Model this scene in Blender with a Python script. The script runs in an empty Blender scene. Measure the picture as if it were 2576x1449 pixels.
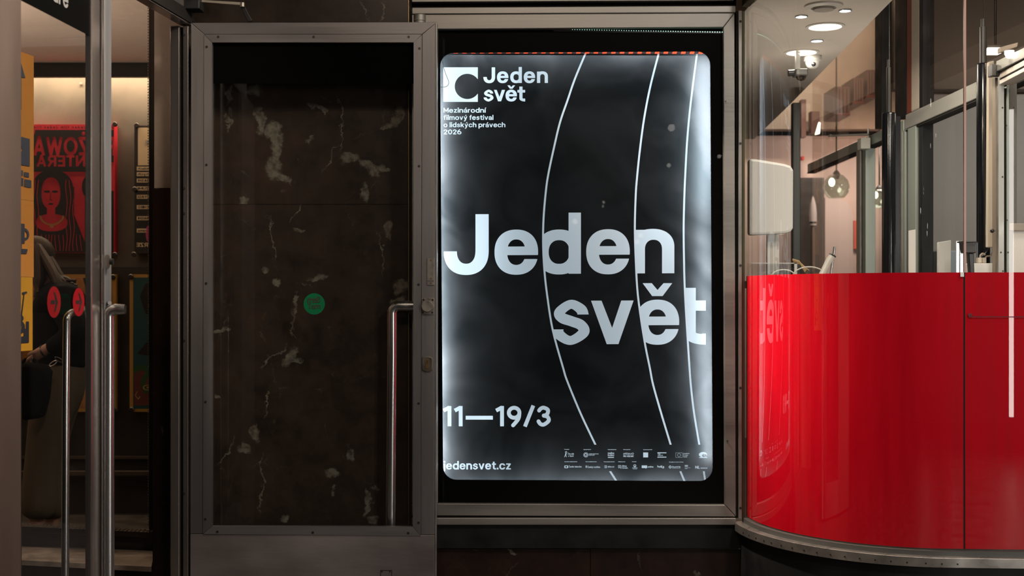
import bpy, bmesh, math, random
import numpy as np
from mathutils import Vector, Matrix
rnd = random.Random(7)
S = bpy.context.scene
C = S.collection
# ------------------------------------------------------------------ camera, world, exposure
F, CX, HZ, EYE = 3200.0, 1288.0, 755.0, 1.30       # focal length in px, horizon row, eye height
cam_d = bpy.data.cameras.new('camera'); cam = bpy.data.objects.new('camera', cam_d); C.objects.link(cam)
cam.location = (0, 0, EYE); cam.rotation_euler = (math.pi/2, 0, 0)
cam_d.sensor_width = 36.0; cam_d.sensor_fit = 'HORIZONTAL'
cam_d.lens = F/2576*36.0
cam_d.shift_y = (HZ-724.5)/2576
cam_d.clip_start = 0.05; cam_d.clip_end = 100
cam_d.dof.use_dof = True; cam_d.dof.focus_distance = 5.36; cam_d.dof.aperture_fstop = 3.5
S.camera = cam
S.view_settings.view_transform = 'Standard'; S.view_settings.look = 'None'
S.view_settings.exposure = 0.0; S.view_settings.gamma = 1.0; S.view_settings.use_curve_mapping = False
W = bpy.data.worlds.new('world'); S.world = W; W.use_nodes = True
W.node_tree.nodes['Background'].inputs[0].default_value = (1.0, 0.8, 0.66, 1)
W.node_tree.nodes['Background'].inputs[1].default_value = 0.006
S.cycles.use_denoising = True
S.cycles.max_bounces = 10; S.cycles.transparent_max_bounces = 24
S.cycles.sample_clamp_indirect = 4.0; S.cycles.sample_clamp_direct = 5.0
S.cycles.caustics_reflective = False; S.cycles.caustics_refractive = False

def P(px, py, Y):
    return Vector(((px-CX)/F*Y, Y, EYE+(HZ-py)/F*Y))

def lamp(name, loc, energy, size=0.2, color=(1,1,1), aim=(0,0,-1), size_y=None, spread=math.pi):
    l = bpy.data.lights.new(name, 'AREA'); l.energy = energy; l.color = color
    l.shape = 'RECTANGLE' if size_y else 'DISK'; l.size = size
    if size_y: l.size_y = size_y
    l.spread = spread
    o = bpy.data.objects.new(name, l); C.objects.link(o); o.location = loc
    o.rotation_euler = Vector(aim).to_track_quat('-Z', 'Y').to_euler()
    return o
WARM = (1.0, 0.80, 0.62); NEUT = (1.0, 0.92, 0.84); COOL = (0.86, 0.94, 1.0)
# lamps of the passage (above and behind the camera) and added fills
lamp('passage_lamp', (1.9, 1.6, 3.9), 52, 0.5, NEUT, (0.25, 0.75, -0.65))
lamp('sign_fill_light', (-0.3, 4.2, 2.95), 20, 0.3, (1.0, .84, .68), (-1, .1, -.75), spread=1.75)  # added fill light aimed at the orange sign
lamp('passage_lamp', (-0.2, 2.2, 3.9), 30, 0.4, WARM, (.4, .8, -.9))  # added to bring light onto the booth's left side
lamp('booth_side_fill', (-0.22, 5.19, 2.85), 10, 0.1, (1.0, .82, .66), (1.22, -.06, -1.75), spread=.75)  # added fill for the left flank of the red panel
lamp('passage_lamp', (2.9, 3.6, 3.8), 34, 0.35, WARM, (0, 0.2, -1))
# lights across the passage, right of and behind the camera
lamp('right_fill_light', (4.7, -1.2, 1.6), 85, .7, (1.0, .93, .86), (-.45, .9, 0), 2.3)  # added fill for the red panel and the steel handles
lamp('shop_tube_light', (3.45, -1.2, 1.6), 4.5, .07, (1.0, .93, .86), (-.3, .9, 0), 2.5)
# small bulbs on the far side of the passage, mirrored by the glass
for bx, bz, s_ in ((.444, 2.403, .03), (.436, 2.358, .022), (.123, 2.186, .06), (.858, 2.027, .05), (.818, 1.955, .05), (1.203, 3.236, .08), (1.173, 2.813, .045), (1.737, 2.911, .04)):
    lamp('bulb_light', (bx, -3.5, bz), 1.2, s_, NEUT, (0.05, 1, -0.1))

# ------------------------------------------------------------------ materials
MATS = {}
def mat(name, col, rough=0.5, metal=0.0, spec=0.5, coat=0.0, noise=None, bump=None, emit=None, estr=0):
    """principled material; noise=(scale, amount, stretch) varies colour, bump=(scale, strength, stretch)"""
    m = bpy.data.materials.new(name); m.use_nodes = True
    nt = m.node_tree; b = nt.nodes['Principled BSDF']
    b.inputs['Base Color'].default_value = (*col, 1); b.inputs['Roughness'].default_value = rough
    b.inputs['Metallic'].default_value = metal; b.inputs['Specular IOR Level'].default_value = spec
    b.inputs['Coat Weight'].default_value = coat; b.inputs['Coat Roughness'].default_value = 0.03
    if emit: b.inputs['Emission Color'].default_value = (*emit, 1); b.inputs['Emission Strength'].default_value = estr
    if noise or bump:
        tc = nt.nodes.new('ShaderNodeTexCoord')
    if noise:
        sc, am, st = noise
        mp = nt.nodes.new('ShaderNodeMapping'); mp.inputs['Scale'].default_value = st
        nt.links.new(tc.outputs['Object'], mp.inputs[0])
        n = nt.nodes.new('ShaderNodeTexNoise'); n.inputs['Scale'].default_value = sc; n.inputs['Detail'].default_value = 6
        nt.links.new(mp.outputs[0], n.inputs['Vector'])
        mx = nt.nodes.new('ShaderNodeMix'); mx.data_type = 'RGBA'
        mx.inputs[6].default_value = (*[max(0, c*(1-am)) for c in col], 1)
        mx.inputs[7].default_value = (*[min(1, c*(1+am)) for c in col], 1)
        rp = nt.nodes.new('ShaderNodeMapRange'); rp.inputs[1].default_value = .3; rp.inputs[2].default_value = .7
        nt.links.new(n.outputs['Fac'], rp.inputs[0]); nt.links.new(rp.outputs[0], mx.inputs[0]); nt.links.new(mx.outputs[2], b.inputs['Base Color'])
        rr = nt.nodes.new('ShaderNodeMapRange'); rr.inputs[1].default_value = .3; rr.inputs[2].default_value = .7
        rr.inputs[3].default_value = max(.02, rough*0.8); rr.inputs[4].default_value = min(1, rough*1.2)
        nt.links.new(n.outputs['Fac'], rr.inputs[0]); nt.links.new(rr.outputs[0], b.inputs['Roughness'])
    if bump:
        sc, am, st = bump
        mp = nt.nodes.new('ShaderNodeMapping'); mp.inputs['Scale'].default_value = st
        nt.links.new(tc.outputs['Object'], mp.inputs[0])
        n = nt.nodes.new('ShaderNodeTexNoise'); n.inputs['Scale'].default_value = sc; n.inputs['Detail'].default_value = 4
        nt.links.new(mp.outputs[0], n.inputs['Vector'])
        bp = nt.nodes.new('ShaderNodeBump'); bp.inputs['Strength'].default_value = am; bp.inputs['Distance'].default_value = 0.01
        nt.links.new(n.outputs['Fac'], bp.inputs['Height']); nt.links.new(bp.outputs[0], b.inputs['Normal'])
    MATS[name] = m
    return m
def glass(name, tint=(1, 1, 1), gain=1.6, base=0.0, rough=0.0, ior=1.5):
    """window glass: clear sheet with mirror reflections by Fresnel"""
    m = bpy.data.materials.new(name); m.use_nodes = True; nt = m.node_tree
    for n in list(nt.nodes): nt.nodes.remove(n)
    out = nt.nodes.new('ShaderNodeOutputMaterial'); mx = nt.nodes.new('ShaderNodeMixShader')
    t = nt.nodes.new('ShaderNodeBsdfTransparent'); t.inputs[0].default_value = (*tint, 1)
    g = nt.nodes.new('ShaderNodeBsdfGlossy'); g.inputs['Roughness'].default_value = rough; g.inputs[0].default_value = (1, 1, 1, 1)
    fr = nt.nodes.new('ShaderNodeFresnel'); fr.inputs[0].default_value = ior
    geo = nt.nodes.new('ShaderNodeNewGeometry')
    # fresnel of a thin sheet is the same from either side
    fl = nt.nodes.new('ShaderNodeMix'); fl.data_type = 'FLOAT'
    fl.inputs[2].default_value = ior; fl.inputs[3].default_value = 1/ior
    nt.links.new(geo.outputs['Backfacing'], fl.inputs[0])
    # backfacing already inverts the ior inside the node, so undo it
    nt.links.new(fl.outputs[0], fr.inputs[0])
    # both surfaces of the pane together: 2F / (1 + F)
    a1 = nt.nodes.new('ShaderNodeMath'); a1.operation = 'ADD'; a1.inputs[1].default_value = 1; nt.links.new(fr.outputs[0], a1.inputs[0])
    dv = nt.nodes.new('ShaderNodeMath'); dv.operation = 'DIVIDE'; nt.links.new(fr.outputs[0], dv.inputs[0]); nt.links.new(a1.outputs[0], dv.inputs[1])
    ma = nt.nodes.new('ShaderNodeMath'); ma.operation = 'MULTIPLY_ADD'; ma.use_clamp = True
    ma.inputs[1].default_value = gain; ma.inputs[2].default_value = base
    nt.links.new(dv.outputs[0], ma.inputs[0]); nt.links.new(ma.outputs[0], mx.inputs[0])
    nt.links.new(t.outputs[0], mx.inputs[1]); nt.links.new(g.outputs[0], mx.inputs[2]); nt.links.new(mx.outputs[0], out.inputs[0])
    MATS[name] = m
    return m
def glow(name, col, strength):
    m = bpy.data.materials.new(name); m.use_nodes = True; nt = m.node_tree
    for n in list(nt.nodes): nt.nodes.remove(n)
    out = nt.nodes.new('ShaderNodeOutputMaterial'); e = nt.nodes.new('ShaderNodeEmission')
    e.inputs[0].default_value = (*col, 1); e.inputs[1].default_value = strength
    nt.links.new(e.outputs[0], out.inputs[0]); MATS[name] = m
    return m

DOORMETAL = mat('door aluminium', (0.20, 0.19, 0.19), 0.47, 0.8, noise=(9, .12, (1, 1, .12)), bump=(90, .04, (1, 1, .05)))
DOORRAIL = mat('door rail aluminium', (0.20, 0.19, 0.19), 0.47, 0.8, noise=(9, .12, (.12, 1, 1)), bump=(90, .04, (.05, 1, 1)))
KICK = mat('kick plate aluminium', (0.23, 0.205, 0.20), 0.5, 0.75, noise=(4, .3, (.5, 1, 1)), bump=(60, .06, (.2, 1, 1)))
FRAMEMETAL = mat('frame aluminium', (0.25, 0.24, 0.222), 0.46, 0.8, noise=(9, .18, (.15, 1, 1)), bump=(80, .04, (.05, 1, 1)))
JAMB = mat('jamb metal', (0.36, 0.32, 0.30), 0.22, 0.9, noise=(12, .2, (1, 1, .1)))
STEEL = mat('brushed steel', (0.62, 0.62, 0.62), 0.24, 1.0, noise=(30, .08, (1, 1, .05)))
RAILMETAL = mat('rail metal', (0.50, 0.48, 0.45), 0.30, 0.9, noise=(10, .25, (1, 1, 1)))
BLACK = mat('black lacquer', (0.0015, 0.0015, 0.0015), 0.5, spec=.03)
BLACKFILM = mat('black film', (0.0012, 0.0012, 0.0013), 0.7, spec=.02)
DARKGAP = mat('dark gasket', (0.012, 0.011, 0.010), 0.7, spec=.2)
OLIVE = mat('aged gasket', (0.09, 0.08, 0.045), 0.7, noise=(20, .4, (1, 1, .3)))
BASEBLACK = mat('black plinth', (0.008, 0.0085, 0.0095), 0.5, spec=.3, noise=(8, .3, (1, 1, 1)))
SCREW = mat('screw', (0.05, 0.047, 0.045), 0.4, .8)
BRASS = mat('brass', (0.30, 0.20, 0.09), 0.35, .9)
PLATE = mat('nickel plate', (0.42, 0.38, 0.33), 0.32, .9, noise=(30, .2, (1, 1, 1)))
GLASS = glass('clear glass', (0.97, 0.985, 0.98), 1.7)
DOORGLASS = glass('door glass', (0.95, 0.96, 0.95), .8)
CASEGLASS = glass('case glass', (0.99, 0.99, 0.99), 0.55)
CURVEGLASS = glass('curved glass', (0.97, 0.985, 0.98), 1.8, .03)
RED = mat('red laminate', (0.58, 0.0015, 0.012), 0.5, spec=.08, noise=(7, .08, (4, 4, .3)))
PLASTER = mat('cream plaster', (0.50, 0.41, 0.33), 0.8, noise=(40, .06, (1, 1, 1)))
WHITE = mat('white plastic', (0.78, 0.77, 0.74), 0.4)
WHITEPAPER = mat('white card', (0.80, 0.77, 0.73), 0.6)
WHITEPAINT = mat('white paint', (0.70, 0.66, 0.60), 0.7)
BLACKPLASTIC = mat('black plastic', (0.012, 0.012, 0.013), 0.32)
GREYWALL = mat('grey plaster', (0.36, 0.32, 0.28), 0.8, noise=(5, .25, (1, 1, 1)))

def marble(name, blobs, tone=(0.022, 0.0172, 0.0135), veins=(0.125, 0.115, 0.09), plane=None):
    """dark brown marble: mottled ground, pale inclusions at given places, hairline veins"""
    m = bpy.data.materials.new(name); m.use_nodes = True; nt = m.node_tree; N = nt.nodes; L = nt.links
    b = N['Principled BSDF']; b.inputs['Roughness'].default_value = .28; b.inputs['Specular IOR Level'].default_value = .35
    tc = N.new('ShaderNodeTexCoord')
    nz = N.new('ShaderNodeTexNoise'); nz.inputs['Scale'].default_value = 12; nz.inputs['Detail'].default_value = 9; nz.inputs['Roughness'].default_value = .68; L.new(tc.outputs['Object'], nz.inputs['Vector'])
    sub = N.new('ShaderNodeVectorMath'); sub.operation = 'SUBTRACT'; sub.inputs[1].default_value = (.5, .5, .5); L.new(nz.outputs['Color'], sub.inputs[0])
    scl = N.new('ShaderNodeVectorMath'); scl.operation = 'SCALE'; scl.inputs['Scale'].default_value = .12; L.new(sub.outputs[0], scl.inputs[0])
    warp = N.new('ShaderNodeVectorMath'); warp.operation = 'ADD'; L.new(tc.outputs['Object'], warp.inputs[0]); L.new(scl.outputs[0], warp.inputs[1])
    flat = N.new('ShaderNodeVectorMath'); flat.operation = 'MULTIPLY'; flat.inputs[1].default_value = (1, 0, 1); L.new(warp.outputs[0], flat.inputs[0])
    prev = None
    for (x, z, rx, rz, ang) in blobs:
        mp = N.new('ShaderNodeMapping'); mp.vector_type = 'TEXTURE'
        mp.inputs['Location'].default_value = (x, 0, z); mp.inputs['Rotation'].default_value = (0, ang, 0); mp.inputs['Scale'].default_value = (rx, 1, rz)
        L.new(flat.outputs[0], mp.inputs[0])
        ln = N.new('ShaderNodeVectorMath'); ln.operation = 'LENGTH'; L.new(mp.outputs[0], ln.inputs[0])
        if prev is None: prev = ln.outputs['Value']
        else:
            mi = N.new('ShaderNodeMath'); mi.operation = 'MINIMUM'; L.new(prev, mi.inputs[0]); L.new(ln.outputs['Value'], mi.inputs[1]); prev = mi.outputs[0]
    ground = N.new('ShaderNodeTexNoise'); ground.inputs['Scale'].default_value = 7; ground.inputs['Detail'].default_value = 10; ground.inputs['Roughness'].default_value = .75
    L.new(tc.outputs['Object'], ground.inputs['Vector'])
    cr = N.new('ShaderNodeValToRGB'); cr.color_ramp.elements[0].position = .32; cr.color_ramp.elements[1].position = .72
    cr.color_ramp.elements[0].color = (tone[0]*.55, tone[1]*.55, tone[2]*.6, 1); cr.color_ramp.elements[1].color = (tone[0]*1.9, tone[1]*1.55, tone[2]*1.4, 1)
    L.new(ground.outputs['Fac'], cr.inputs[0])
    col = cr.outputs[0]
    fine = N.new('ShaderNodeTexNoise'); fine.inputs['Scale'].default_value = 38; fine.inputs['Detail'].default_value = 8; L.new(tc.outputs['Object'], fine.inputs['Vector'])
    if prev is not None:
        mr = N.new('ShaderNodeMapRange'); mr.inputs[1].default_value = 1.12; mr.inputs[2].default_value = .72; L.new(prev, mr.inputs[0])
        mm = N.new('ShaderNodeMath'); mm.operation = 'MULTIPLY'; L.new(mr.outputs[0], mm.inputs[0])
        fr = N.new('ShaderNodeMapRange'); fr.inputs[1].default_value = .3; fr.inputs[2].default_value = .6; fr.inputs[3].default_value = .12; L.new(fine.outputs['Fac'], fr.inputs[0]); L.new(fr.outputs[0], mm.inputs[1])
        mx = N.new('ShaderNodeMix'); mx.data_type = 'RGBA'; L.new(mm.outputs[0], mx.inputs[0]); L.new(col, mx.inputs[6]); mx.inputs[7].default_value = (*veins, 1)
        col = mx.outputs[2]
    vo = N.new('ShaderNodeTexVoronoi'); vo.feature = 'DISTANCE_TO_EDGE'; vo.inputs['Scale'].default_value = 3.1; L.new(flat.outputs[0], vo.inputs['Vector'])
    vr = N.new('ShaderNodeMapRange'); vr.inputs[1].default_value = .009; vr.inputs[2].default_value = .002; L.new(vo.outputs['Distance'], vr.inputs[0])
    gate = N.new('ShaderNodeMapRange'); gate.inputs[1].default_value = .52; gate.inputs[2].default_value = .66; L.new(nz.outputs['Fac'], gate.inputs[0])
    vm = N.new('ShaderNodeMath'); vm.operation = 'MULTIPLY'; L.new(vr.outputs[0], vm.inputs[0]); L.new(gate.outputs[0], vm.inputs[1])
    v2 = N.new('ShaderNodeMath'); v2.operation = 'MULTIPLY'; v2.inputs[1].default_value = .45; L.new(vm.outputs[0], v2.inputs[0])
    m2 = N.new('ShaderNodeMix'); m2.data_type = 'RGBA'; L.new(v2.outputs[0], m2.inputs[0]); L.new(col, m2.inputs[6]); m2.inputs[7].default_value = (.13, .11, .08, 1)
    L.new(m2.outputs[2], b.inputs['Base Color'])
    MATS[name] = m
    return m

# ------------------------------------------------------------------ mesh helpers
class MB:
    def __init__(s): s.v = []; s.f = []; s.m = []
    def poly(s, pts, mi=0):
        n = len(s.v); s.v += [tuple(p) for p in pts]; s.f.append(tuple(range(n, n+len(pts)))); s.m.append(mi); return s
    def prism(s, pts, off, mi=0):
        """closed prism: polygon pts extruded by vector off"""
        pts = [Vector(p) for p in pts]; off = Vector(off); n = len(s.v); k = len(pts)
        s.v += [tuple(p) for p in pts]+[tuple(p+off) for p in pts]
        nrm = Vector((0, 0, 0))
        for i in range(k): nrm += pts[i].cross(pts[(i+1) % k])
        fl = nrm.dot(off) > 0
        a = list(range(n, n+k)); b = list(range(n+k, n+2*k))
        s.f.append(tuple(reversed(a)) if fl else tuple(a)); s.f.append(tuple(b) if fl else tuple(reversed(b))); s.m += [mi, mi]
        for i in range(k):
            j = (i+1) % k; q = (a[i], a[j], b[j], b[i])
            s.f.append(q if fl else tuple(reversed(q))); s.m.append(mi)
        return s
    def box(s, x0, x1, y0, y1, z0, z1, mi=0):
        return s.prism([(x0, y0, z0), (x1, y0, z0), (x1, y0, z1), (x0, y0, z1)], (0, y1-y0, 0), mi)
    def tube(s, path, r, n=14, mi=0, caps=True, up=None):
        path = [Vector(p) for p in path]; R = r if hasattr(r, '__len__') else [r]*len(path)
        base = len(s.v); ref = None
        for i, p in enumerate(path):
            d = (path[min(i+1, len(path)-1)]-path[max(i-1, 0)]).normalized()
            if ref is None:
                ref = Vector((1, 0, 0)) if abs(d.x) < .8 else Vector((0, 1, 0))
            a = (ref-d*ref.dot(d)).normalized(); ref = a; b = d.cross(a)
            for k in range(n):
                t = 2*math.pi*k/n; s.v.append(tuple(p+(a*math.cos(t)+b*math.sin(t))*R[i]))
        for i in range(len(path)-1):
            for k in range(n):
                k2 = (k+1) % n
                s.f.append((base+i*n+k, base+i*n+k2, base+(i+1)*n+k2, base+(i+1)*n+k)); s.m.append(mi)
        if caps:
            s.f.append(tuple(reversed(range(base, base+n)))); s.m.append(mi)
            e = base+(len(path)-1)*n; s.f.append(tuple(range(e, e+n))); s.m.append(mi)
        return s
    def lathe(s, c, axis, prof, n=28, mi=0):
        """prof: list of (radius, along) revolved about axis through c"""
        c = Vector(c); axis = Vector(axis).normalized(); a = axis.orthogonal().normalized(); b = axis.cross(a); base = len(s.v)
        for (r, h) in prof:
            for k in range(n):
                t = 2*math.pi*k/n; s.v.append(tuple(c+axis*h+(a*math.cos(t)+b*math.sin(t))*r))
        for i in range(len(prof)-1):
            for k in range(n):
                k2 = (k+1) % n
                s.f.append((base+i*n+k, base+i*n+k2, base+(i+1)*n+k2, base+(i+1)*n+k)); s.m.append(mi)
        if prof[0][0] > 1e-4: s.f.append(tuple(reversed(range(base, base+n)))); s.m.append(mi)
        if prof[-1][0] > 1e-4: e = base+(len(prof)-1)*n; s.f.append(tuple(range(e, e+n))); s.m.append(mi)
        return s
    def ball(s, c, r, n=20, mi=0, sq=(1, 1, 1)):
        base = len(s.v); R = n//2
        for i in range(R+1):
            th = math.pi*i/R
            for k in range(n):
                t = 2*math.pi*k/n
                s.v.append((c[0]+r*sq[0]*math.sin(th)*math.cos(t), c[1]+r*sq[1]*math.sin(th)*math.sin(t), c[2]+r*sq[2]*math.cos(th)))
        for i in range(R):
            for k in range(n):
                k2 = (k+1) % n
                s.f.append((base+i*n+k, base+(i+1)*n+k, base+(i+1)*n+k2, base+i*n+k2)); s.m.append(mi)
        return s
    def build(s, name, mats, parent=None, smooth=False, bevel=0, weld=False):
        me = bpy.data.meshes.new(name); me.from_pydata(s.v, [], s.f)
        mats = mats if isinstance(mats, (list, tuple)) else [mats]
        for m in mats: me.materials.append(m)
        if len(mats) > 1: me.polygons.foreach_set('material_index', s.m)
        if smooth:
            bm = bmesh.new(); bm.from_mesh(me); bmesh.ops.remove_doubles(bm, verts=bm.verts, dist=1e-5); bm.to_mesh(me); bm.free()
            me.polygons.foreach_set('use_smooth', [True]*len(me.polygons)); me.set_sharp_from_angle(angle=math.radians(38))
        me.update()
        o = bpy.data.objects.new(name, me); C.objects.link(o)
        if parent is not None:
            o.parent = parent
            o.matrix_parent_inverse = parent.matrix_basis.inverted()     # vertices stay in world coordinates
        if bevel:
            bv = o.modifiers.new('bevel', 'BEVEL'); bv.width = bevel; bv.segments = 2; bv.limit_method = 'ANGLE'; bv.angle_limit = math.radians(50)
        return o
def tag(o, label=None, cat=None, group=None, kind=None):
    if label: o['label'] = label
    if cat: o['category'] = cat
    if group: o['group'] = group
    if kind: o['kind'] = kind
    return o
def thing(name, loc, label, cat, group=None, kind=None):
    o = bpy.data.objects.new(name, None); C.objects.link(o); o.location = loc; o.empty_display_size = .1
    return tag(o, label, cat, group, kind)
def copy_thing(o, delta):
    """linked copy of a thing with its parts, shifted by delta"""
    c = o.copy(); C.objects.link(c); c.location = o.location+Vector(delta)
    for ch in list(o.children):
        d = ch.copy(); C.objects.link(d); d.parent = c; d.matrix_parent_inverse = ch.matrix_parent_inverse.copy()
        for g in ch.children:
            e = g.copy(); C.objects.link(e); e.parent = d; e.matrix_parent_inverse = g.matrix_parent_inverse.copy()
    return c
def rrect(x0, x1, y0, y1, r, n=8):
    """rounded rectangle outline, counted from the lower-left corner, in 2D"""
    out = []
    for (cx, cy, a0) in ((x0+r, y0+r, 180), (x1-r, y0+r, 270), (x1-r, y1-r, 0), (x0+r, y1-r, 90)):
        for k in range(n+1):
            a = math.radians(a0+90*k/n); out.append((cx+r*math.cos(a), cy+r*math.sin(a)))
    return out
def slab(mb, fn, quad, off, mi=0):
    return mb.prism([fn(*q) for q in quad], off, mi)
def atY(Y): return lambda px, py: P(px, py, Y)
def R4(x0, y0, x1, y1): return [(x0, y1), (x1, y1), (x1, y0), (x0, y0)]
def disc(mb, c, nrm, r, depth, mi=0, n=20, flat=True):
    nrm = Vector(nrm).normalized()
    return mb.lathe(Vector(c), nrm, [(r, 0), (r, depth*.8), (r*.9, depth)] if not flat else [(r, 0), (r, depth)], n, mi)

# ------------------------------------------------------------------ lettering: glyphs as implicit shapes, x-height = 1
def g_box(x, z, a, b, c, d): return np.maximum(np.maximum(a-x, x-b), np.maximum(c-z, z-d))
def g_ell(x, z, cx, cz, rx, rz, n=2.25): return ((np.abs((x-cx)/rx)**n+np.abs((z-cz)/rz)**n)**(1/n)-1)*min(rx, rz)
def g_cvx(x, z, pts):
    a = sum(pts[i][0]*pts[(i+1) % len(pts)][1]-pts[(i+1) % len(pts)][0]*pts[i][1] for i in range(len(pts)))
    if a < 0: pts = pts[::-1]
    d = np.full(x.shape, -9.0)
    for i in range(len(pts)):
        (x0, z0), (x1, z1) = pts[i], pts[(i+1) % len(pts)]; l = math.hypot(x1-x0, z1-z0)
        d = np.maximum(d, ((z1-z0)*(x-x0)-(x1-x0)*(z-z0))/l)
    return d
def g_seg(x, z, pts, w):
    d = np.full(x.shape, 9.0); ws = w if hasattr(w, '__len__') else [w]*len(pts)
    for i in range(len(pts)-1):
        (x0, z0), (x1, z1) = pts[i], pts[i+1]; dx, dz = x1-x0, z1-z0; L2 = dx*dx+dz*dz+1e-12
        t = np.clip(((x-x0)*dx+(z-z0)*dz)/L2, 0, 1)
        d = np.minimum(d, np.hypot(x-x0-t*dx, z-z0-t*dz)-(ws[i]+(ws[i+1]-ws[i])*t)/2)
    return d
def g_bar(x, z, p, q, w):
    """straight stroke with flat ends"""
    dx, dz = q[0]-p[0], q[1]-p[1]; l = math.hypot(dx, dz)
    if l < 1e-6: return np.full(x.shape, 9.0)
    ux, uz = dx/l, dz/l
    s = (x-p[0])*ux+(z-p[1])*uz; t = (x-p[0])*-uz+(z-p[1])*ux
    return np.maximum(np.maximum(-s, s-l), np.abs(t)-w/2)
def smooth_path(pts, k=10):
    out = []; n = len(pts)
    for i in range(n-1):
        p0, p1, p2, p3 = pts[max(i-1, 0)], pts[i], pts[i+1], pts[min(i+2, n-1)]
        for j in range(k):
            t = j/k
            out.append(tuple(.5*(2*p1[c]+(p2[c]-p0[c])*t+(2*p0[c]-5*p1[c]+4*p2[c]-p3[c])*t*t+(3*p1[c]-p0[c]-3*p2[c]+p3[c])*t**3) for c in range(len(p1))))
    out.append(tuple(pts[-1])); return out
U = np.minimum; I = np.maximum
def ring(x, z, cx, cz, rx, rz, ix, iz): return I(g_ell(x, z, cx, cz, rx, rz), -g_ell(x, z, cx, cz, ix, iz))
def gl_e(x, z):
    d = U(ring(x, z, .5, .5, .5, .518, .21, .292), I(g_ell(x, z, .5, .5, .5, .518), g_box(x, z, .1, 1.1, .432, .63)))
    return I(d, -g_box(x, z, .5, 1.2, .341, .432))
def gl_d(x, z): return U(I(ring(x, z, .521, .5, .521, .516, .238, .272), x-.75), g_box(x, z, .739, 1.023, 0, 1.402))
def arch(x, z, x0, x1):
    cx = (x0+x1)/2; w = .283
    outer = U(I(g_ell(x, z, cx-.02, .6, (x1-x0)/2+.02, .42), .6-z), g_box(x, z, x0, x1, 0, .6))
    ix0, ix1 = x0+w, x1-w; icx = (ix0+ix1)/2
    inner = U(I(g_ell(x, z, icx, .55, (ix1-ix0)/2, .22), .55-z), g_box(x, z, ix0, ix1, -1, .56))
    return I(I(outer, -inner), x0+.2-x)
def gl_n(x, z): return U(g_box(x, z, 0, .283, 0, 1.0), arch(x, z, 0, .957))
def gl_s(x, z):
    pts = smooth_path([(.715, .66, .26), (.665, .80, .24), (.43, .915, .205), (.172, .735, .23), (.235, .605, .24), (.45, .525, .235), (.665, .435, .24), (.73, .27, .24), (.43, .085, .205), (.17, .22, .24), (.135, .36, .26)], 10)
    st = lambda a, b: g_seg(x, z, [p[:2] for p in pts[a:b]], [p[2] for p in pts[a:b]])
    top = I(st(0, 21), -g_box(x, z, .4, 1.2, .40, .68)); low = I(st(80, 101), -g_box(x, z, -.4, .4, .34, .60))
    return U(U(top, low), st(20, 81))
def gl_v(x, z): return U(g_cvx(x, z, [(0, 1), (.30, 1), (.56, .18), (.63, 0), (.36, 0)]), g_cvx(x, z, [(.977, 1), (.69, 1), (.42, .18), (.36, 0), (.63, 0)]))
def caron(x, z, c=.5, dz=0): return U(g_cvx(x, z, [(c-.341, 1.397+dz), (c-.13, 1.397+dz), (c+.12, 1.10+dz), (c-.12, 1.10+dz)]), g_cvx(x, z, [(c+.341, 1.397+dz), (c+.14, 1.397+dz), (c-.12, 1.10+dz), (c+.12, 1.10+dz)]))
def acute(x, z, c=.5, dz=0): return g_cvx(x, z, [(c-.1, 1.10+dz), (c+.1, 1.10+dz), (c+.33, 1.40+dz), (c+.02, 1.40+dz)])
def gl_t(x, z, left=-.17):
    d = U(g_box(x, z, 0, .28, .27, 1.289), g_box(x, z, left, .51, .765, 1.0))
    hook = I(I(I(g_ell(x, z, .5, .27, .5, .285), -g_ell(x, z, .5, .27, .22, .04)), z-.275), x-.51)
    return U(d, U(hook, g_box(x, z, .42, .51, -.012, .24)))
def gl_J(x, z):
    return U(g_box(x, z, .731, 1.034, .5, 1.374), I(ring(x, z, .517, .53, .517, .55, .2125, .292), z-.524))
def stem(x, z, a=0, h=1.402): return g_box(x, z, a, a+.283, 0, h)
def gl_a(x, z):
    p = smooth_path([(.10, .70), (.24, .86), (.45, .905), (.66, .82), (.72, .62)], 6)
    return U(U(g_seg(x, z, p, .22), g_box(x, z, .58, .86, 0, .64)), ring(x, z, .42, .29, .42, .305, .19, .12))
def sp(x, z, pts, w): return g_seg(x, z, pts, w)
def poly_caps(paths, w):
    def f(x, z):
        d = np.full(x.shape, 9.0)
        for p in paths:
            for i in range(len(p)-1): d = U(d, g_bar(x, z, p[i], p[i+1], w))
            for q in p[1:-1]: d = U(d, np.hypot(x-q[0], z-q[1])-w/2)
        return d
    return f
H = 1.374
def arcpts(cx, cz, rx, rz, a0, a1, n=14): return [(cx+rx*math.cos(math.radians(a0+(a1-a0)*i/n)), cz+rz*math.sin(math.radians(a0+(a1-a0)*i/n))) for i in range(n+1)]
cw = .24; hw = cw/2
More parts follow.
